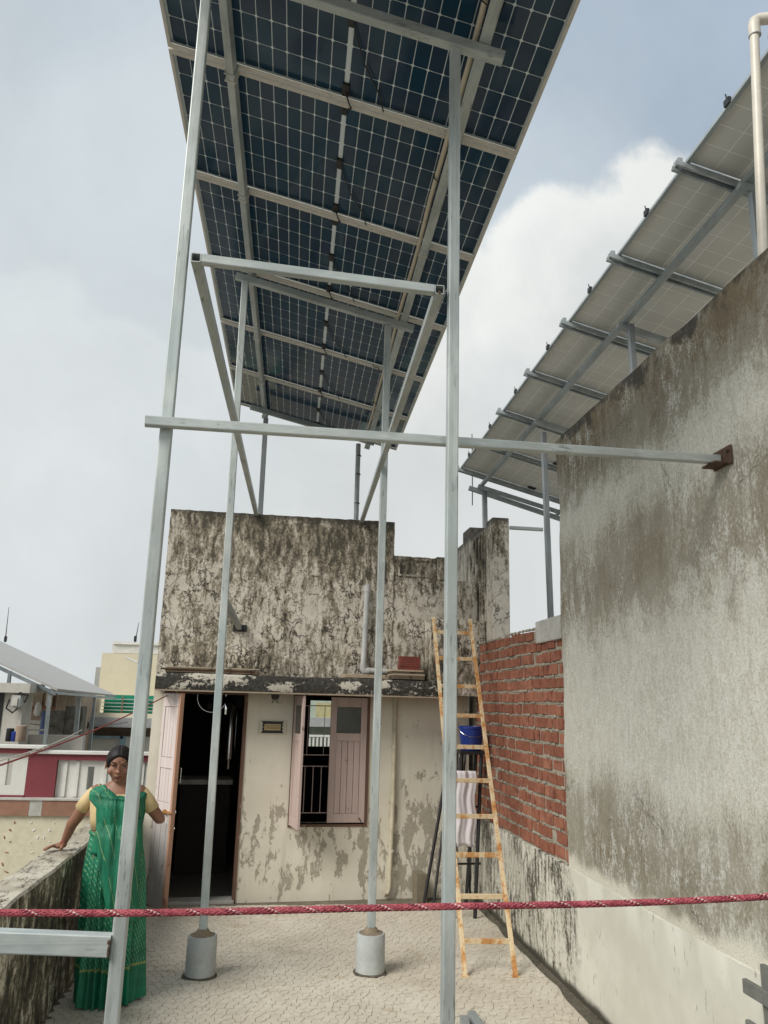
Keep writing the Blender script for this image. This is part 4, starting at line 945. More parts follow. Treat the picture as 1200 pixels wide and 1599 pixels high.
# floor oddments in the foreground
fgp = 'short grey tube ends on the floor'
for (a, b, lb_) in (((1.262, 5.27, .03), (1.10, 4.2, .03), 'left of the two grey steel tubes lying on the mosaic floor at the bottom'), ((1.325, 5.335, .032), (1.32, 4.2, .032), 'right of the two grey steel tubes lying on the mosaic floor at the bottom')):
    m = MB(); m.beam(a, b, .050, .050, open0=True); o = m.build('steel_tube', GD, loc=a); tag(o, lb_, 'tube')
cr_ = thing('slatted_crate', 'grey slatted plastic rack standing against the right wall at the bottom corner', 'rack', (2.0, 3.25, 0))
M_RACK = plain('grey_plastic', (.15, .155, .14), .6, var=.2)
for zz in (.12, .30, .47, .64, .79):
    m = MB(); m.beam((1.985, 2.5, zz), (1.985, 3.375, zz), .022, .055, r=.004); m.build('slat', M_RACK, cr_)
for yy in (2.7, 2.98, 3.25):
    m = MB(); m.beam((2.005, yy, 0), (2.005, yy, .90), .05, .02, r=.003, up=(1, 0, 0)); m.build('upright', M_RACK, cr_)
m = MB(); m.tube([(2.058, 3.335, 0), (2.058, 3.335, .885)], .024, 12); m.lathe((2.058, 3.335, .86), [(.027, 0), (.029, .01), (.027, .028)], 12); o = m.build('cream_pipe', M_PVC, loc=(2.058, 3.335, 0), smooth=True); tag(o, 'short cream pipe standing beside the grey rack against the wall', 'pipe')

# ================================================================== WOMAN
wm = thing('person', 'woman in a green sari and cream blouse, one hand resting on the low wall', 'person', (-.95, 5.8, 0))
M_SKIN = NT('brown_skin'); k = M_SKIN; a = k.noise(30, 4, .6); k.b.inputs['Subsurface Weight'].default_value = .08; k.b.inputs['Subsurface Radius'].default_value = (.02, .008, .004); M_SKIN = k.done(k.mix(a, (.215, .100, .060), (.30, .150, .094)), .5)
HC = Vector((-.985, 5.755, 1.437)); HRt = Matrix.Rotation(math.radians(9), 3, 'Z') @ Matrix.Rotation(math.radians(16), 3, 'X')
def hp(x, y, z): return HC+HRt @ Vector((x*1.16, y*1.06, z*1.03))
b = MB()
def loft(mb, rings, n=28):
    rows = []
    for (x, y, z, rx, ry) in rings: rows.append([(x+rx*math.cos(2*PI*k/n), y+ry*math.sin(2*PI*k/n), z) for k in range(n)])
    mb.grid(rows, close=True); mb.add(rows[0], [tuple(range(n))[::-1]]); mb.add(rows[-1], [tuple(range(n))])
loft(b, [(-.955, 5.80, .30, .12, .09), (-.960, 5.80, .70, .165, .125), (-.965, 5.80, .86, .178, .135), (-.970, 5.80, .96, .160, .125), (-.975, 5.80, 1.02, .150, .115), (-.980, 5.795, 1.10, .155, .120), (-.982, 5.79, 1.17, .160, .125), (-.982, 5.795, 1.235, .165, .105), (-.980, 5.80, 1.275, .150, .080), (-.980, 5.80, 1.305, .095, .065), (-.981, 5.797, 1.325, .058, .055)])
b.tube([(-.981, 5.80, 1.26), (-.981, 5.79, 1.33), hp(0, .012, -.075)], [.062, .050, .046], 18)
b.ell(hp(0, .012, .020), (.071, .088, .092), 28, 20, HRt); b.ell(hp(0, -.020, -.030), (.061, .064, .076), 24, 16, HRt); b.ell(hp(0, -.048, -.083), (.026, .026, .020), 14, 10, HRt)
for sx in (-1, 1):
    b.ell(hp(sx*.040, -.045, -.027), (.027, .027, .027), 14, 10, HRt); b.ell(hp(sx*.072, .012, -.010), (.009, .018, .028), 12, 8, HRt)
    b.ell(hp(sx*.030, -.066, .031), (.022, .012, .008), 12, 8, HRt)
b.ell(hp(0, -.083, .004), (.0085, .010, .026), 12, 8, HRt); b.ell(hp(0, -.092, -.018), (.013, .013, .010), 12, 8, HRt)
for sx in (-1, 1): b.ell(hp(sx*.013, -.083, -.020), (.008, .010, .007), 10, 6, HRt)
b.ell(hp(0, -.076, -.045), (.024, .012, .007), 14, 8, HRt); b.ell(hp(0, -.074, -.057), (.020, .012, .007), 14, 8, HRt)
# right arm (image left) down to the hand on the wall
b.ell((-1.115, 5.80, 1.258), (.050, .050, .046), 16, 12)
b.tube([(-1.08, 5.80, 1.268), (-1.145, 5.80, 1.235), (-1.200, 5.822, 1.155), (-1.240, 5.848, 1.085), (-1.275, 5.885, 1.040), (-1.300, 5.93, .985), (-1.325, 5.965, .930), (-1.336, 5.975, .908)], [.042, .043, .040, .038, .036, .032, .025, .023], 18)
b.ell((-1.352, 5.960, .893), (.045, .034, .020), 16, 10, Matrix.Rotation(math.radians(35), 3, 'Z'))
for i, (dx, dy, ln) in enumerate(((-.062, -.080, 1), (-.076, -.062, 1.06), (-.085, -.042, 1.0), (-.082, -.018, .86))):
    s0 = Vector((-1.372+.006*i, 5.940+.013*i, .893)); L1 = Vector((dx, dy, 0)).normalized()*.036*ln
    b.tube([s0, s0+L1+Vector((0, 0, .004)), s0+L1*1.9+Vector((0, 0, -.006)), s0+L1*2.6+Vector((0, 0, -.017))], [.0105, .0098, .0088, .0066], 10)
b.tube([(-1.335, 5.950, .895), (-1.330, 5.915, .885), (-1.338, 5.888, .877)], [.013, .0105, .0075], 10)
# left arm (image right), hand on the hip
b.ell((-.845, 5.80, 1.258), (.050, .050, .046), 16, 12)
b.tube([(-.88, 5.80, 1.268), (-.815, 5.805, 1.235), (-.765, 5.82, 1.16), (-.722, 5.850, 1.105), (-.710, 5.890, 1.080), (-.712, 5.97, 1.065), (-.722, 6.06, 1.055), (-.725, 6.10, 1.052)], [.042, .043, .040, .038, .037, .031, .025, .023], 18)
b.ell((-.727, 6.145, 1.048), (.022, .045, .032), 14, 10)
for i in range(4):
    s0 = Vector((-.727, 6.170, 1.070-.015*i)); b.tube([s0, s0+Vector((.004, .032, -.002)), s0+Vector((.0, .055, -.012)), s0+Vector((-.008, .070-.004*i, -.026))], [.0102, .0095, .0085, .0065], 10)
b.tube([(-.735, 6.115, 1.065), (-.755, 6.145, 1.070), (-.762, 6.170, 1.064)], [.013, .010, .008], 10)
# legs and feet below the skirt
for sx in (-1, 1):
    b.tube([(-.955+sx*.075, 5.80, .80), (-.950+sx*.075, 5.79, .45), (-.945+sx*.072, 5.81, .10), (-.945+sx*.072, 5.80, .045)], [.085, .058, .036, .036], 14); b.ell((-.945+sx*.075, 5.755, .030), (.038, .10, .026), 14, 8)
body = b.build('body', M_SKIN, wm, smooth='full')
md = body.modifiers.new('skin', 'REMESH'); md.mode = 'VOXEL'; md.voxel_size = .0042; md.use_smooth_shade = True
sm = body.modifiers.new('sm', 'SMOOTH'); sm.factor = .5; sm.iterations = 4
M_HAIR = NT('black_oiled_hair'); k = M_HAIR; a = k.noise(1, 4, .6, k.scl((140, 20, 140))); k.bump(a, .4, .002); M_HAIR = k.done(k.mix(a, (.005, .004, .004), (.016, .013, .012)), .55, spec=.3)
h = MB(); n_, m_ = 72, 56; rows = []
for j in range(m_+1):
    ph = PI*j/m_; r = []
    for i in range(n_):
        th = 2*PI*i/n_; v = Vector((.0740*math.sin(ph)*math.cos(th), .012+.0915*math.sin(ph)*math.sin(th), .022+.0950*math.cos(ph)))
        # in front of the ears and below the hairline the cap sinks into the skull
        fr_ = -math.sin(ph)*math.sin(th); hl = .082-.022*abs(v.x)/.075-.060*(abs(v.x)/.075)**3
        q_ = max(0, min(1, (hl-v.z)/.012)) if fr_ > .02 else max(0, min(1, (-.050-v.z)/.02))
        v = Vector((v.x*(1-.14*q_), .012+(v.y-.012)*(1-.14*q_), v.z*(1-.06*q_)))
        w_ = .0016*math.sin(th*26+v.z*60)*(1-q_); v = v+Vector((v.x, v.y-.012, 0)).normalized()*w_
        part_ = .0035*math.exp(-(v.x/.004)**2) if v.y < .03 else 0; v.z -= part_
        r.append(hp(*v))
    rows.append(r)
h.grid(rows, close=True); h.ell(hp(0, .108, -.030), (.036, .028, .034), 16, 10, HRt); h.build('hair', M_HAIR, wm, smooth='full')
M_EYEW = plain('eye_white', (.26, .22, .20), .4); M_IRIS = plain('dark_iris', (.02, .012, .01), .2); M_LIP = plain('brown_lips', (.17, .055, .045), .45); M_BROW = plain('black_brow', (.02, .015, .013), .8)
for sx in (-1, 1):
    e1 = MB(); e1.ell(hp(sx*.030, -.0735, .0145), (.0110, .0050, .0030), 14, 8, HRt); e1.build('eye', M_EYEW, wm, smooth='full')
    e1 = MB(); e1.ell(hp(sx*.030, -.0775, .0128), (.0052, .0026, .0036), 12, 8, HRt); e1.build('iris', M_IRIS, wm, smooth='full')
    e1 = MB(); e1.tube([hp(sx*.030+dx_*.013, -.0775+abs(dx_)*.004, .0185-.0025*dx_*dx_) for dx_ in (-1, -.5, 0, .5, 1)], .0022, 6); e1.build('eyelid', M_BROW, wm, smooth='full')
    e1 = MB(); e1.tube([hp(sx*(.014+.034*t_), -.0795+.016*t_*t_, .034+.007*math.sin(t_*2.4)) for t_ in (0, .25, .5, .75, 1)], [.0020, .0030, .0030, .0024, .0012], 6); e1.build('eyebrow', M_BROW, wm, smooth='full')
    e1 = MB(); e1.ell(hp(sx*.080, .006, -.036), (.004, .004, .005), 8, 6, HRt); e1.build('earring', plain('gold', (.6, .40, .12), .3, .9), wm, smooth='full')
e1 = MB(); e1.tube([hp(-.021, -.083, -.0505), hp(-.010, -.0885, -.0485), hp(0, -.0895, -.0495), hp(.010, -.0885, -.0485), hp(.021, -.083, -.0505)], [.0015, .0038, .0036, .0038, .0015], 8); e1.tube([hp(-.018, -.083, -.0535), hp(0, -.0875, -.058), hp(.018, -.083, -.0535)], [.0015, .0042, .0015], 8); e1.build('lips', M_LIP, wm, smooth='full')
e1 = MB(); e1.ell(hp(.001, -.083, .046), (.004, .002, .005), 10, 6, HRt); e1.build('bindi', plain('dark_red_bindi', (.12, .01, .015), .5), wm, smooth='full')
# blouse
M_BLOUSE = plain('cream_cotton_blouse', (.60, .46, .24), .85, var=.10, scale=14, bump=.3)
bl_ = MB(); loft(bl_, [(-.975, 5.80, 1.025, .157, .123), (-.980, 5.795, 1.10, .166, .131), (-.982, 5.79, 1.17, .170, .135), (-.982, 5.795, 1.228, .172, .116), (-.980, 5.80, 1.250, .162, .100)], 32); bl_.build('blouse', M_BLOUSE, wm, smooth='full')
for pts, rs in (([(-1.085, 5.80, 1.268), (-1.138, 5.80, 1.245), (-1.180, 5.812, 1.195), (-1.212, 5.828, 1.146)], [.044, .046, .0455, .0465]), ([(-.875, 5.80, 1.268), (-.822, 5.805, 1.245), (-.782, 5.815, 1.195), (-.752, 5.828, 1.146)], [.044, .046, .0455, .0465])):
    s1 = MB(); s1.tube(pts, rs, 22, caps=False); o = s1.build('sleeve', M_BLOUSE, wm, smooth='full'); md = o.modifiers.new('t', 'SOLIDIFY'); md.thickness = .004
# sari
def m_sari(name, dense):
    k = NT(name); P = k.P; x, y_, z = k.xyz(0), k.xyz(1), k.xyz(2)
    fn = k.noise(120, 3, .6); big = k.noise(6, 4, .6)
    base = k.mix(k.step(big, .3, .7), (.0030, .115, .060), (.006, .190, .098))
    # tie-dyed dashes in slanting rows
    d1 = k.math('ADD', k.math('MULTIPLY', x, 1.0), k.math('ADD', k.math('MULTIPLY', y_, .6), k.math('MULTIPLY', z, .55 if dense else .32)))
    d1 = k.math('ADD', d1, k.math('MULTIPLY', big, .03))
    w1 = k.math('FRACT', k.math('MULTIPLY', d1, 46 if dense else 15)); l1 = k.math('MULTIPLY', k.step(w1, .0, .10), k.step(w1, .34 if dense else .13, .22 if dense else .07))
    d2 = k.math('SUBTRACT', k.math('MULTIPLY', z, 1.0), k.math('MULTIPLY', x, .5)); w2 = k.math('FRACT', k.math('MULTIPLY', d2, 34 if dense else 2.6)); l2 = k.step(w2, .22, .35)
    msk = k.math('MULTIPLY', l1, l2); msk = k.math('MULTIPLY', msk, k.step(k.noise(16, 3, .6), .34, .46))
    if dense: msk = k.math('MULTIPLY', msk, k.step(z, .215, .235))
    base = k.mix(k.math('MULTIPLY', msk, .72), base, (.36, .46, .17) if not dense else (.22, .42, .22))
    if dense: 
        bd = k.math('MULTIPLY', k.step(z, .212, .218), k.step(z, .232, .226)); base = k.mix(k.math('MULTIPLY', bd, .6), base, (.35, .35, .08))
    fd = k.n('ShaderNodeMapping'); k.L(P, fd.inputs['Vector']); fd.inputs['Rotation'].default_value = (0, math.radians(24 if not dense else 4), 0); fd.inputs['Scale'].default_value = (26, 10, 1.6)
    k.bump(k.noise(1, 4, .55, fd.outputs[0], .3), .75, .035)
    return k.done(base, .6)
M_SARI = m_sari('green_bandhani_sari', True); M_PALLU = m_sari('green_sari_drape', False)
sk = MB(); rows = []; NS = 168
for j in range(61):
    t_ = j/60; z = 1.005*(1-t_)+.010*t_
    rx = .158+.030*math.sin(min(1, t_*3)*PI/2)+.012*t_; ry = .124+.030*math.sin(min(1, t_*3)*PI/2)+.018*t_; cx = -.972+.040*t_; am = .004+.024*t_**.8
    r = []
    for i in range(NS):
        th = 2*PI*i/NS; fr_ = max(0, -math.sin(th)); f = am*(math.sin(th*9+1.2*math.sin(t_*2.2)+.8)*.6+math.sin(th*17+t_*1.1)*.45+fr_**3*.9*math.sin(th*31+t_*.7))
        f += .016*t_*math.sin(th*3+.6)+.012*t_*math.sin(th*5+2.1-t_*1.5); zz = z-(0 if j < 60 else .0)+(.012*math.sin(th*5+1)*t_**8 if j > 50 else 0)+(.006*t_**6)
        r.append((cx+(rx+f)*math.cos(th), 5.80+(ry+f)*math.sin(th), max(.008, zz)))
    rows.append(r)
sk.grid(rows, close=True); o = sk.build('skirt', M_SARI, wm, smooth='full')
# waist roll
wr = MB(); wr.tube([(-.973+.160*math.cos(a), 5.80+.126*math.sin(a), .995+.012*math.sin(a*2+1)) for a in [2*PI*i/40 for i in range(41)]], .012, 8); wr.build('waist_roll', M_PALLU, wm, smooth='full')
# drape over torso: open under the right arm
dr = MB(); rows = []
prof = [(.88, .192, .152), (.94, .186, .150), (1.00, .178, .145), (1.06, .174, .142), (1.12, .181, .153), (1.18, .187, .155), (1.225, .192, .137), (1.26, .190, .115), (1.280, .165, .097), (1.293, .128, .087), (1.300, .100, .078)]
prof2 = []
for i in range(len(prof)-1):
    for s_ in range(3):
        f = s_/3; prof2.append(tuple(prof[i][q]*(1-f)+prof[i+1][q]*f for q in range(3)))
prof2.append(prof[-1])
for (z, rx, ry) in prof2:
    op = .95 if z < 1.16 else max(0.10, .95-(z-1.16)*9); r = []; dip = .050*max(0, (z-1.225)/.075)
    for i in range(97):
        th = PI+op+(2*PI-2*op)*i/96 if False else (-PI+op)+(2*PI-2*op)*i/96
        f = .0045*math.sin(th*13+z*9)+.004*math.sin(th*7-z*16)+.003*math.sin(th*23+z*30)
        r.append((-.980+(rx+f)*math.cos(th), 5.797+(ry+f)*math.sin(th)-.012*(dip > 0)*max(0, -math.sin(th)), z+.008*math.sin(th*2)-dip*max(0, math.sin(-th+.25))**2))
    rows.append(r)
dr.grid(rows); o = dr.build('drape', M_PALLU, wm, smooth='full'); md = o.modifiers.new('t', 'SOLIDIFY'); md.thickness = .003
# hanging end of the drape across the front
fe = MB(); rows = []
for j in range(46):
    t_ = j/45; z = 1.10-.52*t_; xl = -1.085+.135*t_**1.3; xr = -.80+.03*t_; r = []
    for i in range(41):
        s_ = i/40; x = xl+(xr-xl)*s_; rx, ry = .184+.05*max(0, 1.06-z), .150+.07*max(0, 1.06-z)
        u = max(-.97, min(.97, (x+.972-.02*t_)/rx)); y_ = 5.80-ry*math.sqrt(1-u*u)+.012-.030*min(1, t_*5)-.006*t_-.006*math.sin(s_*21+t_*5)-.005*math.sin(s_*9-t_*4)
        r.append((x, y_, z-.10*s_*t_))
    rows.append(r)
fe.grid(rows); o = fe.build('pallu', M_PALLU, wm, smooth='full'); md = o.modifiers.new('t', 'SOLIDIFY'); md.thickness = .003
bg = MB(); bg.tube([(-1.330+.032*math.cos(a), 5.968+.022*math.sin(a), .925+.018*math.cos(a)) for a in [2*PI*i/24 for i in range(25)]], .0045, 8); bg.build('bangle', plain('red_bangle', (.40, .03, .03), .35), wm, smooth='full')

# ================================================================== FAR LEFT BUILDINGS
M_WHITE = plain('white_painted_plaster', (.66, .66, .62), .7, var=.07, scale=3); M_MAR = plain('maroon_paint', (.20, .035, .045), .6, var=.12, scale=4)
def m_jali():
    k = NT('cream_carved_panel'); f = k.noise(18, 5, .6); k.bump(f, .4, .006); return k.done(k.mix(k.step(f, .3, .7), (.58, .535, .39), (.66, .62, .48)), .85)
M_JALI = m_jali(); M_BAND = plain('brown_band_paint', (.28, .15, .10), .8, var=.2, scale=6)
M_GREYP = plain('grey_weathered_plaster', (.52, .50, .45), .9, var=.16, scale=2.5, bump=.4); M_MOSS = plain('mossy_stone', (.13, .125, .105), .95, var=.6, scale=6, bump=.8)
M_BROWNB = plain('brown_block', (.33, .25, .19), .9, var=.35, scale=3); M_CREAMB = plain('pale_yellow_plaster', (.64, .58, .43), .85, var=.07, scale=1.2)
M_GREEN = plain('green_shade_net', (.005, .24, .14), .6, var=.15, scale=4); M_GREYB = plain('grey_band', (.33, .34, .34), .85, var=.12)
def pxbox(nm, x0, y0, x1, y1, Y, depth, mat, par, bevel=0, below=0):
    a, b = at(x0, y1, Y), at(x1, y0, Y); c = at(x0, y0, Y); d = at(x1, y1, Y)
    m = MB(); m.box(((a.x+c.x)/2, Y, (a.z+d.z)/2-below), ((b.x+d.x)/2, Y+depth, (b.z+c.z)/2)); return m.build(nm, mat, par, bevel=bevel)
np_ = thing('railing_wall', 'maroon and white balcony wall of the neighbour with slotted white panels', 'wall', (-2.4, 9.0, 0))
Yp = 9.0
m = MB(); m.box((-2.455, 9.0, .84), (-2.165, 9.15, 1.300)); m.build('pier', M_MAR, np_)
m = MB(); m.box((-2.164, 9.0, 1.225), (-1.20, 9.14, 1.285)); m.build('rail_band', M_MAR, np_)
m = MB(); m.box((-2.47, 8.97, 1.286), (-1.20, 9.17, 1.312)); m.build('coping', M_WHITE, np_)
m = MB(); m.box((-4.2, 8.93, 1.338), (-2.30, 9.13, 1.365)); m.build('coping', M_WHITE, np_)
m = MB(); m.box((-4.2, 8.96, 1.285), (-2.456, 9.10, 1.337)); m.build('rail_band', M_MAR, np_)
def slotted(x0, x1, z0, z1, slots, y):
    m = MB(); wall_holes(m, x0, x1, z0, z1, slots, y, y+.06); m.build('slotted_panel', M_WHITE, np_)
slotted(-2.163, -1.20, .84, 1.224, [(-1.86+.37*k, -1.795+.37*k, .93, 1.16) for k in range(2)], 9.045)
slotted(-4.2, -2.456, .875, 1.284, [(-2.60-.235*k-.055, -2.60-.235*k, .97, 1.225) for k in range(6)], 9.0)
for xa in (-2.10, -1.98, -1.70, -1.58, -1.32):
    m = MB(); m.box((xa, 9.03, .86), (xa+.035, 9.044, 1.215)); m.build('rib', M_WHITE, np_)
m = MB(); m.box((-4.2, 8.985, .84), (-2.456, 9.06, .874)); m.build('base_band', M_MAR, np_)
lw = thing('carved_wall', 'cream carved wall with a brown band below the maroon railing', 'wall', (-2.4, 8.9, 0))
m = MB(); m.box((-4.2, 8.90, .69), (-2.365, 9.2, .838)); m.build('band', M_BAND, lw); m = MB(); m.box((-2.240, 8.90, .69), (-1.17, 9.2, .838)); m.build('band', M_BAND, lw)
m = MB(); m.box((-2.364, 8.903, .69), (-2.241, 9.2, .838)); m.build('patch', M_CONC, lw)
m = MB(); m.box((-4.2, 8.89, .8385), (-1.17, 8.999, .855)); m.build('ledge', M_CONC, lw)
m = MB(); m.box((-4.2, 8.93, -4), (-1.17, 9.2, .689)); m.build('wall', M_JALI, lw)
# pierced drops in the carving
for bx in (-2.60, -2.22, -1.86):
    for (dx_, dz_2, rx_, rz_, an_) in ((-.045, .15, .010, .022, .5), (.045, .15, .010, .022, -.5), (-.075, .47, .010, .018, .9), (.075, .47, .010, .018, -.9), (-.03, .40, .008, .018, .3), (.03, .40, .008, .018, -.3), (-.09, .36, .012, .006, .3), (.09, .36, .012, .006, -.3), (-.07, .26, .022, .006, -.2), (.07, .26, .022, .006, .2), (-.09, .08, .028, .006, -.4), (.09, .08, .028, .006, .4), (-.11, .54, .009, .012, 0), (.11, .54, .009, .012, 0)):
        m = MB(); m.ell((bx+dx_, 8.93, .08+dz_2), (rx_, .006, rz_), 10, 6, Matrix.Rotation(an_, 3, 'Y')); m.build('carved_drop', M_BAND if bx < -2.5 else M_WHITE, lw, smooth='full')
# courtyard roofs between
r2 = thing('grey_parapet', 'plain grey terrace wall beyond the maroon railing', 'wall', at(80, 1150, 12.5))
pxbox('wall', -80, 1147, 128, 1200, 12.5, .15, M_GREYP, r2, below=3); m = MB(); p = at(38, 1140, 12.4); q = at(71, 1140, 12.4); m.tube([p+Vector((0, 0, -.05)), p, q, q+Vector((0, 0, -.12))], .012, 6); m.build('hand_rail', M_PVC, r2)
cb_ = thing('grey_cabin', 'grey plastered rooftop cabin at the left edge with a dark doorway', 'building', at(0, 1160, 12))
pxbox('wall', -40, 1080, 33, 1170, 12, .45, M_GREYP, cb_, below=.5); pxbox('roof_slab', -60, 1066, 47, 1081, 11.85, .75, M_GREYP, cb_); pxbox('doorway', -30, 1082, 3, 1150, 11.99, .05, M_BLACK, cb_)
ac = thing('wall_unit', 'rusty electric meter box hung on the grey cabin', 'meter box', at(22, 1095, 11.9))
pxbox('box', 17, 1086, 32, 1104, 11.85, .13, M_PVCG, ac, .01); pxbox('cover', 20, 1090, 27, 1102, 11.83, .019, M_GREYP, ac); m = MB(); p = at(15, 1092, 11.86); m.tube([p, p+Vector((-.03, 0, -.12)), p+Vector((.06, 0, -.18)), p+Vector((.12, 0, -.12))], .012, 6); m.build('cable', M_BLACK, ac)
m = MB(); p = at(44, 1086, 11.85); m.tube([at(30, 1082, 11.85), p, p+Vector((-.04, 0, -.10))], .016, 6); m.build('hood', M_BLACK, ac)
jk = thing('paint_tins', 'dark and blue tins standing on the grey roof beside the cabin', 'tins', at(22, 1160, 11.7))
for (x, y, r_, hh, mt) in ((14, 1158, .05, .16, M_BLACK), (22, 1158, .055, .12, M_BLUE), (31, 1158, .07, .20, M_BROWNB)):
    p = at(x, y, 11.6); m = MB(); m.lathe(p, [(r_*.9, 0), (r_, .01), (r_, hh), (r_*.8, hh+.01)], 14); m.build('tin', mt, jk, smooth=True)
bb = thing('brown_block_house', 'half finished brown block house with a red band beyond the grey wall', 'building', at(60, 1140, 16))
pxbox('wall', 30, 1075, 92, 1150, 16, 3, M_BROWNB, bb, below=4); pxbox('upper_wall', 40, 1081, 66, 1103, 15.95, .049, plain('tan_plaster', (.33, .27, .20), .9), bb); pxbox('band', 38, 1103, 86, 1107, 15.9, .099, plain('red_clay_band', (.24, .10, .07), .9), bb); pxbox('lower_wall', 34, 1125, 84, 1150, 15.9, .09, M_GREYP, bb); pxbox('pillar', 72, 1076, 82, 1103, 15.9, .09, M_CREAMB, bb); pxbox('red_pillar', 88, 1076, 92, 1110, 15.88, .11, M_BROWNB, bb)
dm = thing('water_drum', 'blue drum with a white can on the grey terrace', 'drum', at(67, 1140, 14)); p = at(67, 1140, 14); m = MB(); m.lathe(p+Vector((0, 0, -.3)), [(.05, 0), (.055, .02), (.055, .56), (.03, .6)], 12); m.build('drum', plain('faded_blue_plastic', (.07, .11, .25), .5), dm, smooth=True)
m = MB(); p = at(58, 1118, 14); m.lathe(p, [(.03, 0), (.06, .04), (.05, .16), (.02, .22)], 12); m.build('can', M_WHITE, dm, smooth=True)
ms = thing('mossy_wall', 'dark mossy stone wall in front of the pale yellow building', 'wall', at(100, 1145, 15)); pxbox('wall', 76, 1110, 100, 1150, 15, .3, M_MOSS, ms, below=2); pxbox('wall', 100, 1103, 128, 1150, 15.02, .3, M_MOSS, ms, below=2)
tk = thing('water_tank', 'small white water tank behind the mossy wall', 'tank', at(110, 1100, 18)); p = at(112, 1108, 18); m = MB(); m.lathe(p, [(.13, 0), (.14, .02), (.14, .19), (.10, .24), (.04, .26)], 16); m.build('tank', M_WHITE, tk, smooth=True)
pxbox('stand', 104, 1104, 120, 1110, 17.9, .3, M_GREYP, tk, below=1)
yb = thing('yellow_building', 'pale yellow building with white tank, green net balcony and grey ledge', 'building', at(190, 1160, 20))
pxbox('tower', 156, 1021, 250, 1090, 20.6, 4, M_CREAMB, yb, below=3); pxbox('grey_tower', 148, 1042, 159, 1080, 21.5, 3, M_GREYB, yb, below=4)
pxbox('tank_base', 175, 1007, 260, 1021, 21, 2.5, plain('off_white_tank', (.55, .55, .52), .8), yb); pxbox('tank_lid', 177, 1003, 260, 1007, 20.95, 2.6, M_WHITE, yb)
pxbox('balcony_floor', 136, 1114, 250, 1121, 18.9, 1.8, M_CREAMB, yb, below=0); pxbox('ledge', 128, 1121, 250, 1136, 18.7, 1.9, M_GREYB, yb)
pxbox('side_wall', 110, 1127, 146, 1150, 19.3, 2, M_CREAMB, yb, below=5)
pxbox('wall', 146, 1136, 250, 1150, 19.5, 2, M_BROWNB, yb, below=5); pxbox('lower_wall', 112, 1150, 250, 1185, 19.2, .29, M_WHITE, yb, below=5)
pxbox('blue_lintel', 112, 1149, 192, 1153, 19.1, .09, plain('pale_blue_paint', (.30, .46, .58), .7), yb); pxbox('blue_door_frame', 186, 1150, 194, 1185, 19.1, .09, bpy.data.materials['pale_blue_paint'], yb)
for x in (143, 148, 152): pxbox('column', x, 1086, x+3.5, 1115, 19.1, .15, M_CREAMB, yb)
gnn = MB(); a, b2 = at(160, 1116, 19.0), at(250, 1087, 19.0); gnn.box((a.x, 19.06, a.z), (b2.x+.2, 19.08, b2.z)); gnn.build('green_net', M_GREEN, yb)
for yy in (1092, 1098, 1103.5, 1109): pxbox('railing_bar', 158, yy, 250, yy+1, 19.0, .03, M_GREYP, yb)
pxbox('railing_post', 190, 1087, 191.5, 1116, 19.0, .03, M_BAND, yb)
ty = thing('pipe_mouth', 'round black ringed pipe mouth at the end of the grey ledge', 'pipe', at(131, 1133, 18.6)); p = at(131.5, 1132.5, 18.55)
m = MB(); m.tube([p+Vector((.085*math.cos(a), 0, .085*math.sin(a))) for a in [2*PI*i/24 for i in range(25)]], .025, 8, caps=False); m.build('ring', M_BLACK, ty, smooth='full'); m = MB(); m.tube([p+Vector((0, .02, 0)), p+Vector((0, .10, 0))], .07, 20); m.build('disc', M_WHITE, ty)
fx = thing('roof_antenna', 'white tube bracket jutting from the pale yellow building', 'bracket', at(210, 1032, 20)); m = MB(); m.tube([at(197, 1027, 20), at(218, 1036, 20)], .022, 6); m.build('arm', M_WHITE, fx)
aerials = ((8, 1003, 948, 26, 'thin aerial mast beside the left solar array'), (211, 1003, 972, 24, 'thin mast on the white tank of the yellow building'))
for x, y0, y1, Y, lb_ in aerials:
    p, q = at(x, y0, Y), at(x+6, y1, Y); m = MB(); m.tube([p, p.lerp(q, .35), q], [.022, .013, .007], 6); m.cbox(p+Vector((0, 0, .10)), (.07, .07, .16)); o = m.build('mast', M_BLACK, loc=p); tag(o, lb_, 'mast')
# array 3, seen from below on the left
a3 = thing('left_panel_array', 'sloping grey solar array on thin posts above the left roofs', 'solar array', (-3.1, 14, 1))
c0, c1 = at(88, 1079, 12.2), at(180, 1088, 17.5); upd = Vector((-math.cos(math.radians(23)), 0, math.sin(math.radians(23))))
NP = 7; dv = (c1-c0)/NP; M_BG3 = plain('grey_panel_back', (.42, .41, .39), .6, var=.05)  # panel backs are one even grey
for k in range(NP):
    m = MB(); a = c0+dv*(k+.012); b2 = c0+dv*(k+.988); q = [a, b2, b2+upd*4.6, a+upd*4.6]; n3 = (b2-a).cross(upd).normalized(); 
    if n3.z < 0: n3 = -n3
    m.add(q+[v+n3*.035 for v in q], [(0, 1, 2, 3), (4, 5, 6, 7), (0, 1, 5, 4), (1, 2, 6, 5), (2, 3, 7, 6), (3, 0, 4, 7)]); m.build('solar_panel', M_BG3, a3)
    m = MB(); e1_ = (b2-a)*.006
    for fr2 in (.33, .67):
        p_ = a.lerp(b2, fr2)-n3*.004; m.add([p_-e1_, p_+e1_, p_+e1_+upd*4.6, p_-e1_+upd*4.6], [(0, 1, 2, 3)])
    m.build('seam_lines', M_GREYB, a3)
m = MB(); m.beam(c0+Vector((0, 0, -.045)), c0+upd*4.4+Vector((0, 0, -.045)), .035, .05); m.build('edge_beam', GDZ, a3); m = MB(); m.beam(c0+Vector((0, 0, -.03)), c1+Vector((0, 0, -.03)), .03, .04); m.build('low_beam', GD, a3)
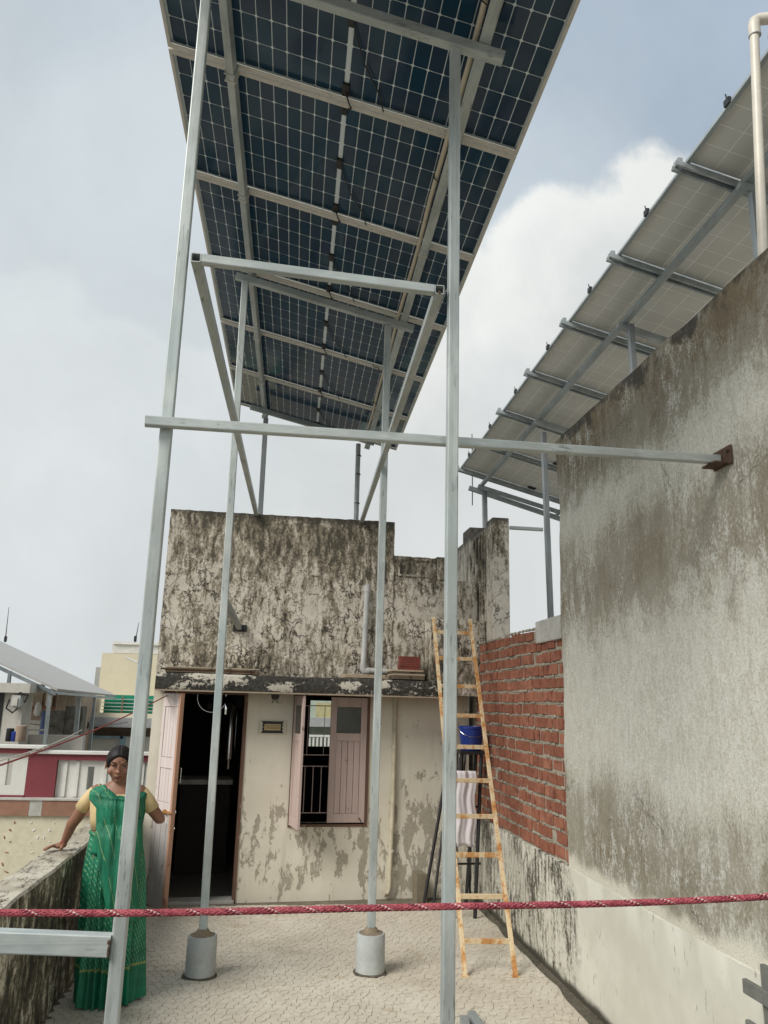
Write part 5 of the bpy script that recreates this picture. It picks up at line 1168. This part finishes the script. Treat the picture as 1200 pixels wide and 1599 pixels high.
for (x, yt, Y, yb_, w) in ((78, 1080, 12.25, 1165, .05), (124, 1084, 14.5, 1165, .07), (148, 1086, 15.6, 1165, .05)):
    p, q = at(x, yt, Y), at(x-6, yb_, Y); m = MB(); m.beam((p.x, Y, p.z), (q.x, Y, q.z-.8), w, w, up=(0, 1, 0)); m.build('post', GZ if x < 100 else GD, a3)
p = at(16, 1048, 12.2); m = MB(); m.beam(p, p+Vector((0, 0, -.25)), .045, .045, up=(0, 1, 0)); m.build('post', GDZ, a3)
gb = thing('balcony_house', 'pale green house with a balustrade seen through the window of the rooftop house', 'house', at(500, 1160, 17))
M_PG = plain('pale_green_plaster', (.36, .42, .36), .85)
pxbox('wall', 440, 1080, 640, 1165, 17.4, 3, M_PG, gb, below=9); pxbox('yellow_panel', 494, 1098, 522, 1121, 17.3, .09, plain('olive_yellow_panel', (.42, .38, .20), .8), gb)
pxbox('ledge', 440, 1122, 640, 1136, 16.9, .49, M_GREYB, gb); pxbox('handrail', 440, 1149, 640, 1152, 16.6, .12, M_WHITE, gb)
for k in range(26): pxbox('baluster', 470+k*6, 1152, 473+k*6, 1175, 16.6, .06, M_WHITE, gb)
for (xa, ya, Ya, xb, yb2, Yb, lb_) in ((-20, 1120, 13, 200, 1128, 18, 'upper black wire sagging across the roofs on the left'), (-20, 1160, 10.5, 118, 1148, 15, 'lower black wire sagging above the maroon railing')):
    pa, pb = at(xa, ya, Ya), at(xb, yb2, Yb); m = MB(); m.tube([pa.lerp(pb, i/16)+Vector((0, 0, -.12*math.sin(PI*i/16))) for i in range(17)], .006, 5); tag(m.build('wire', M_CABLE, loc=pa, smooth=True), lb_, 'wire')
# a handful of ordinary blocks farther out, for other viewpoints and the gaps
rr = random.Random(21)
blks = [(-16, 48, 7, 8, .4, M_GREYP), (-25, 44, 8, 8, 1.4, M_CREAMB), (-34, 60, 9, 9, 2.0, M_WHITE), (12, 60, 9, 8, 0.5, M_GREYP), (24, 52, 8, 9, 1.2, M_CREAMB), (2, 75, 10, 8, .8, M_BROWNB)]
lbs = ['grey plastered house farthest left of the middle distance', 'cream house far off on the left', 'white house farthest off on the left', 'grey house hidden beyond the roof on the right', 'cream house far off on the right', 'brown house straight behind the rooftop house']
for (x, y, w, d, zt, mt), lb_ in zip(blks, lbs):
    o = thing('distant_house', lb_, 'house', (x, y, -7.5)); m = MB(); m.box((x-w/2, y, -7.5), (x+w/2, y+d, zt)); m.build('walls', mt, o)
    m = MB(); m.box((x-w/2-.15, y-.15, zt+.001), (x+w/2+.15, y+d+.15, zt+.25)); m.build('roof', M_CONC, o)
    for fl_ in range(3):
        for k in range(3):
            wx = x-w/2+1.0+k*(w-2)/2-.4; m = MB(); m.box((wx, y-.05, zt-1.9-fl_*2.9), (wx+.9, y-.001, zt-.7-fl_*2.9)); m.build('window', M_BLACK, o)
# storeys under the terrace so it does not float
m = MB(); m.box((-1.45, -3, -7.49), (2.35, 12.7, -.251)); o = m.build('lower_storeys', M_GREYP, loc=(0, 5, -7.49)); tag(o, kind='structure')
m = MB(); m.box((2.361, -3, -7.49), (7, 11.5, 2.45)); nbh = thing('neighbour_house', 'neighbouring house behind the tall stained wall', 'house', (4.5, 4, -7.49)); m.build('walls', M_GREYP, nbh)
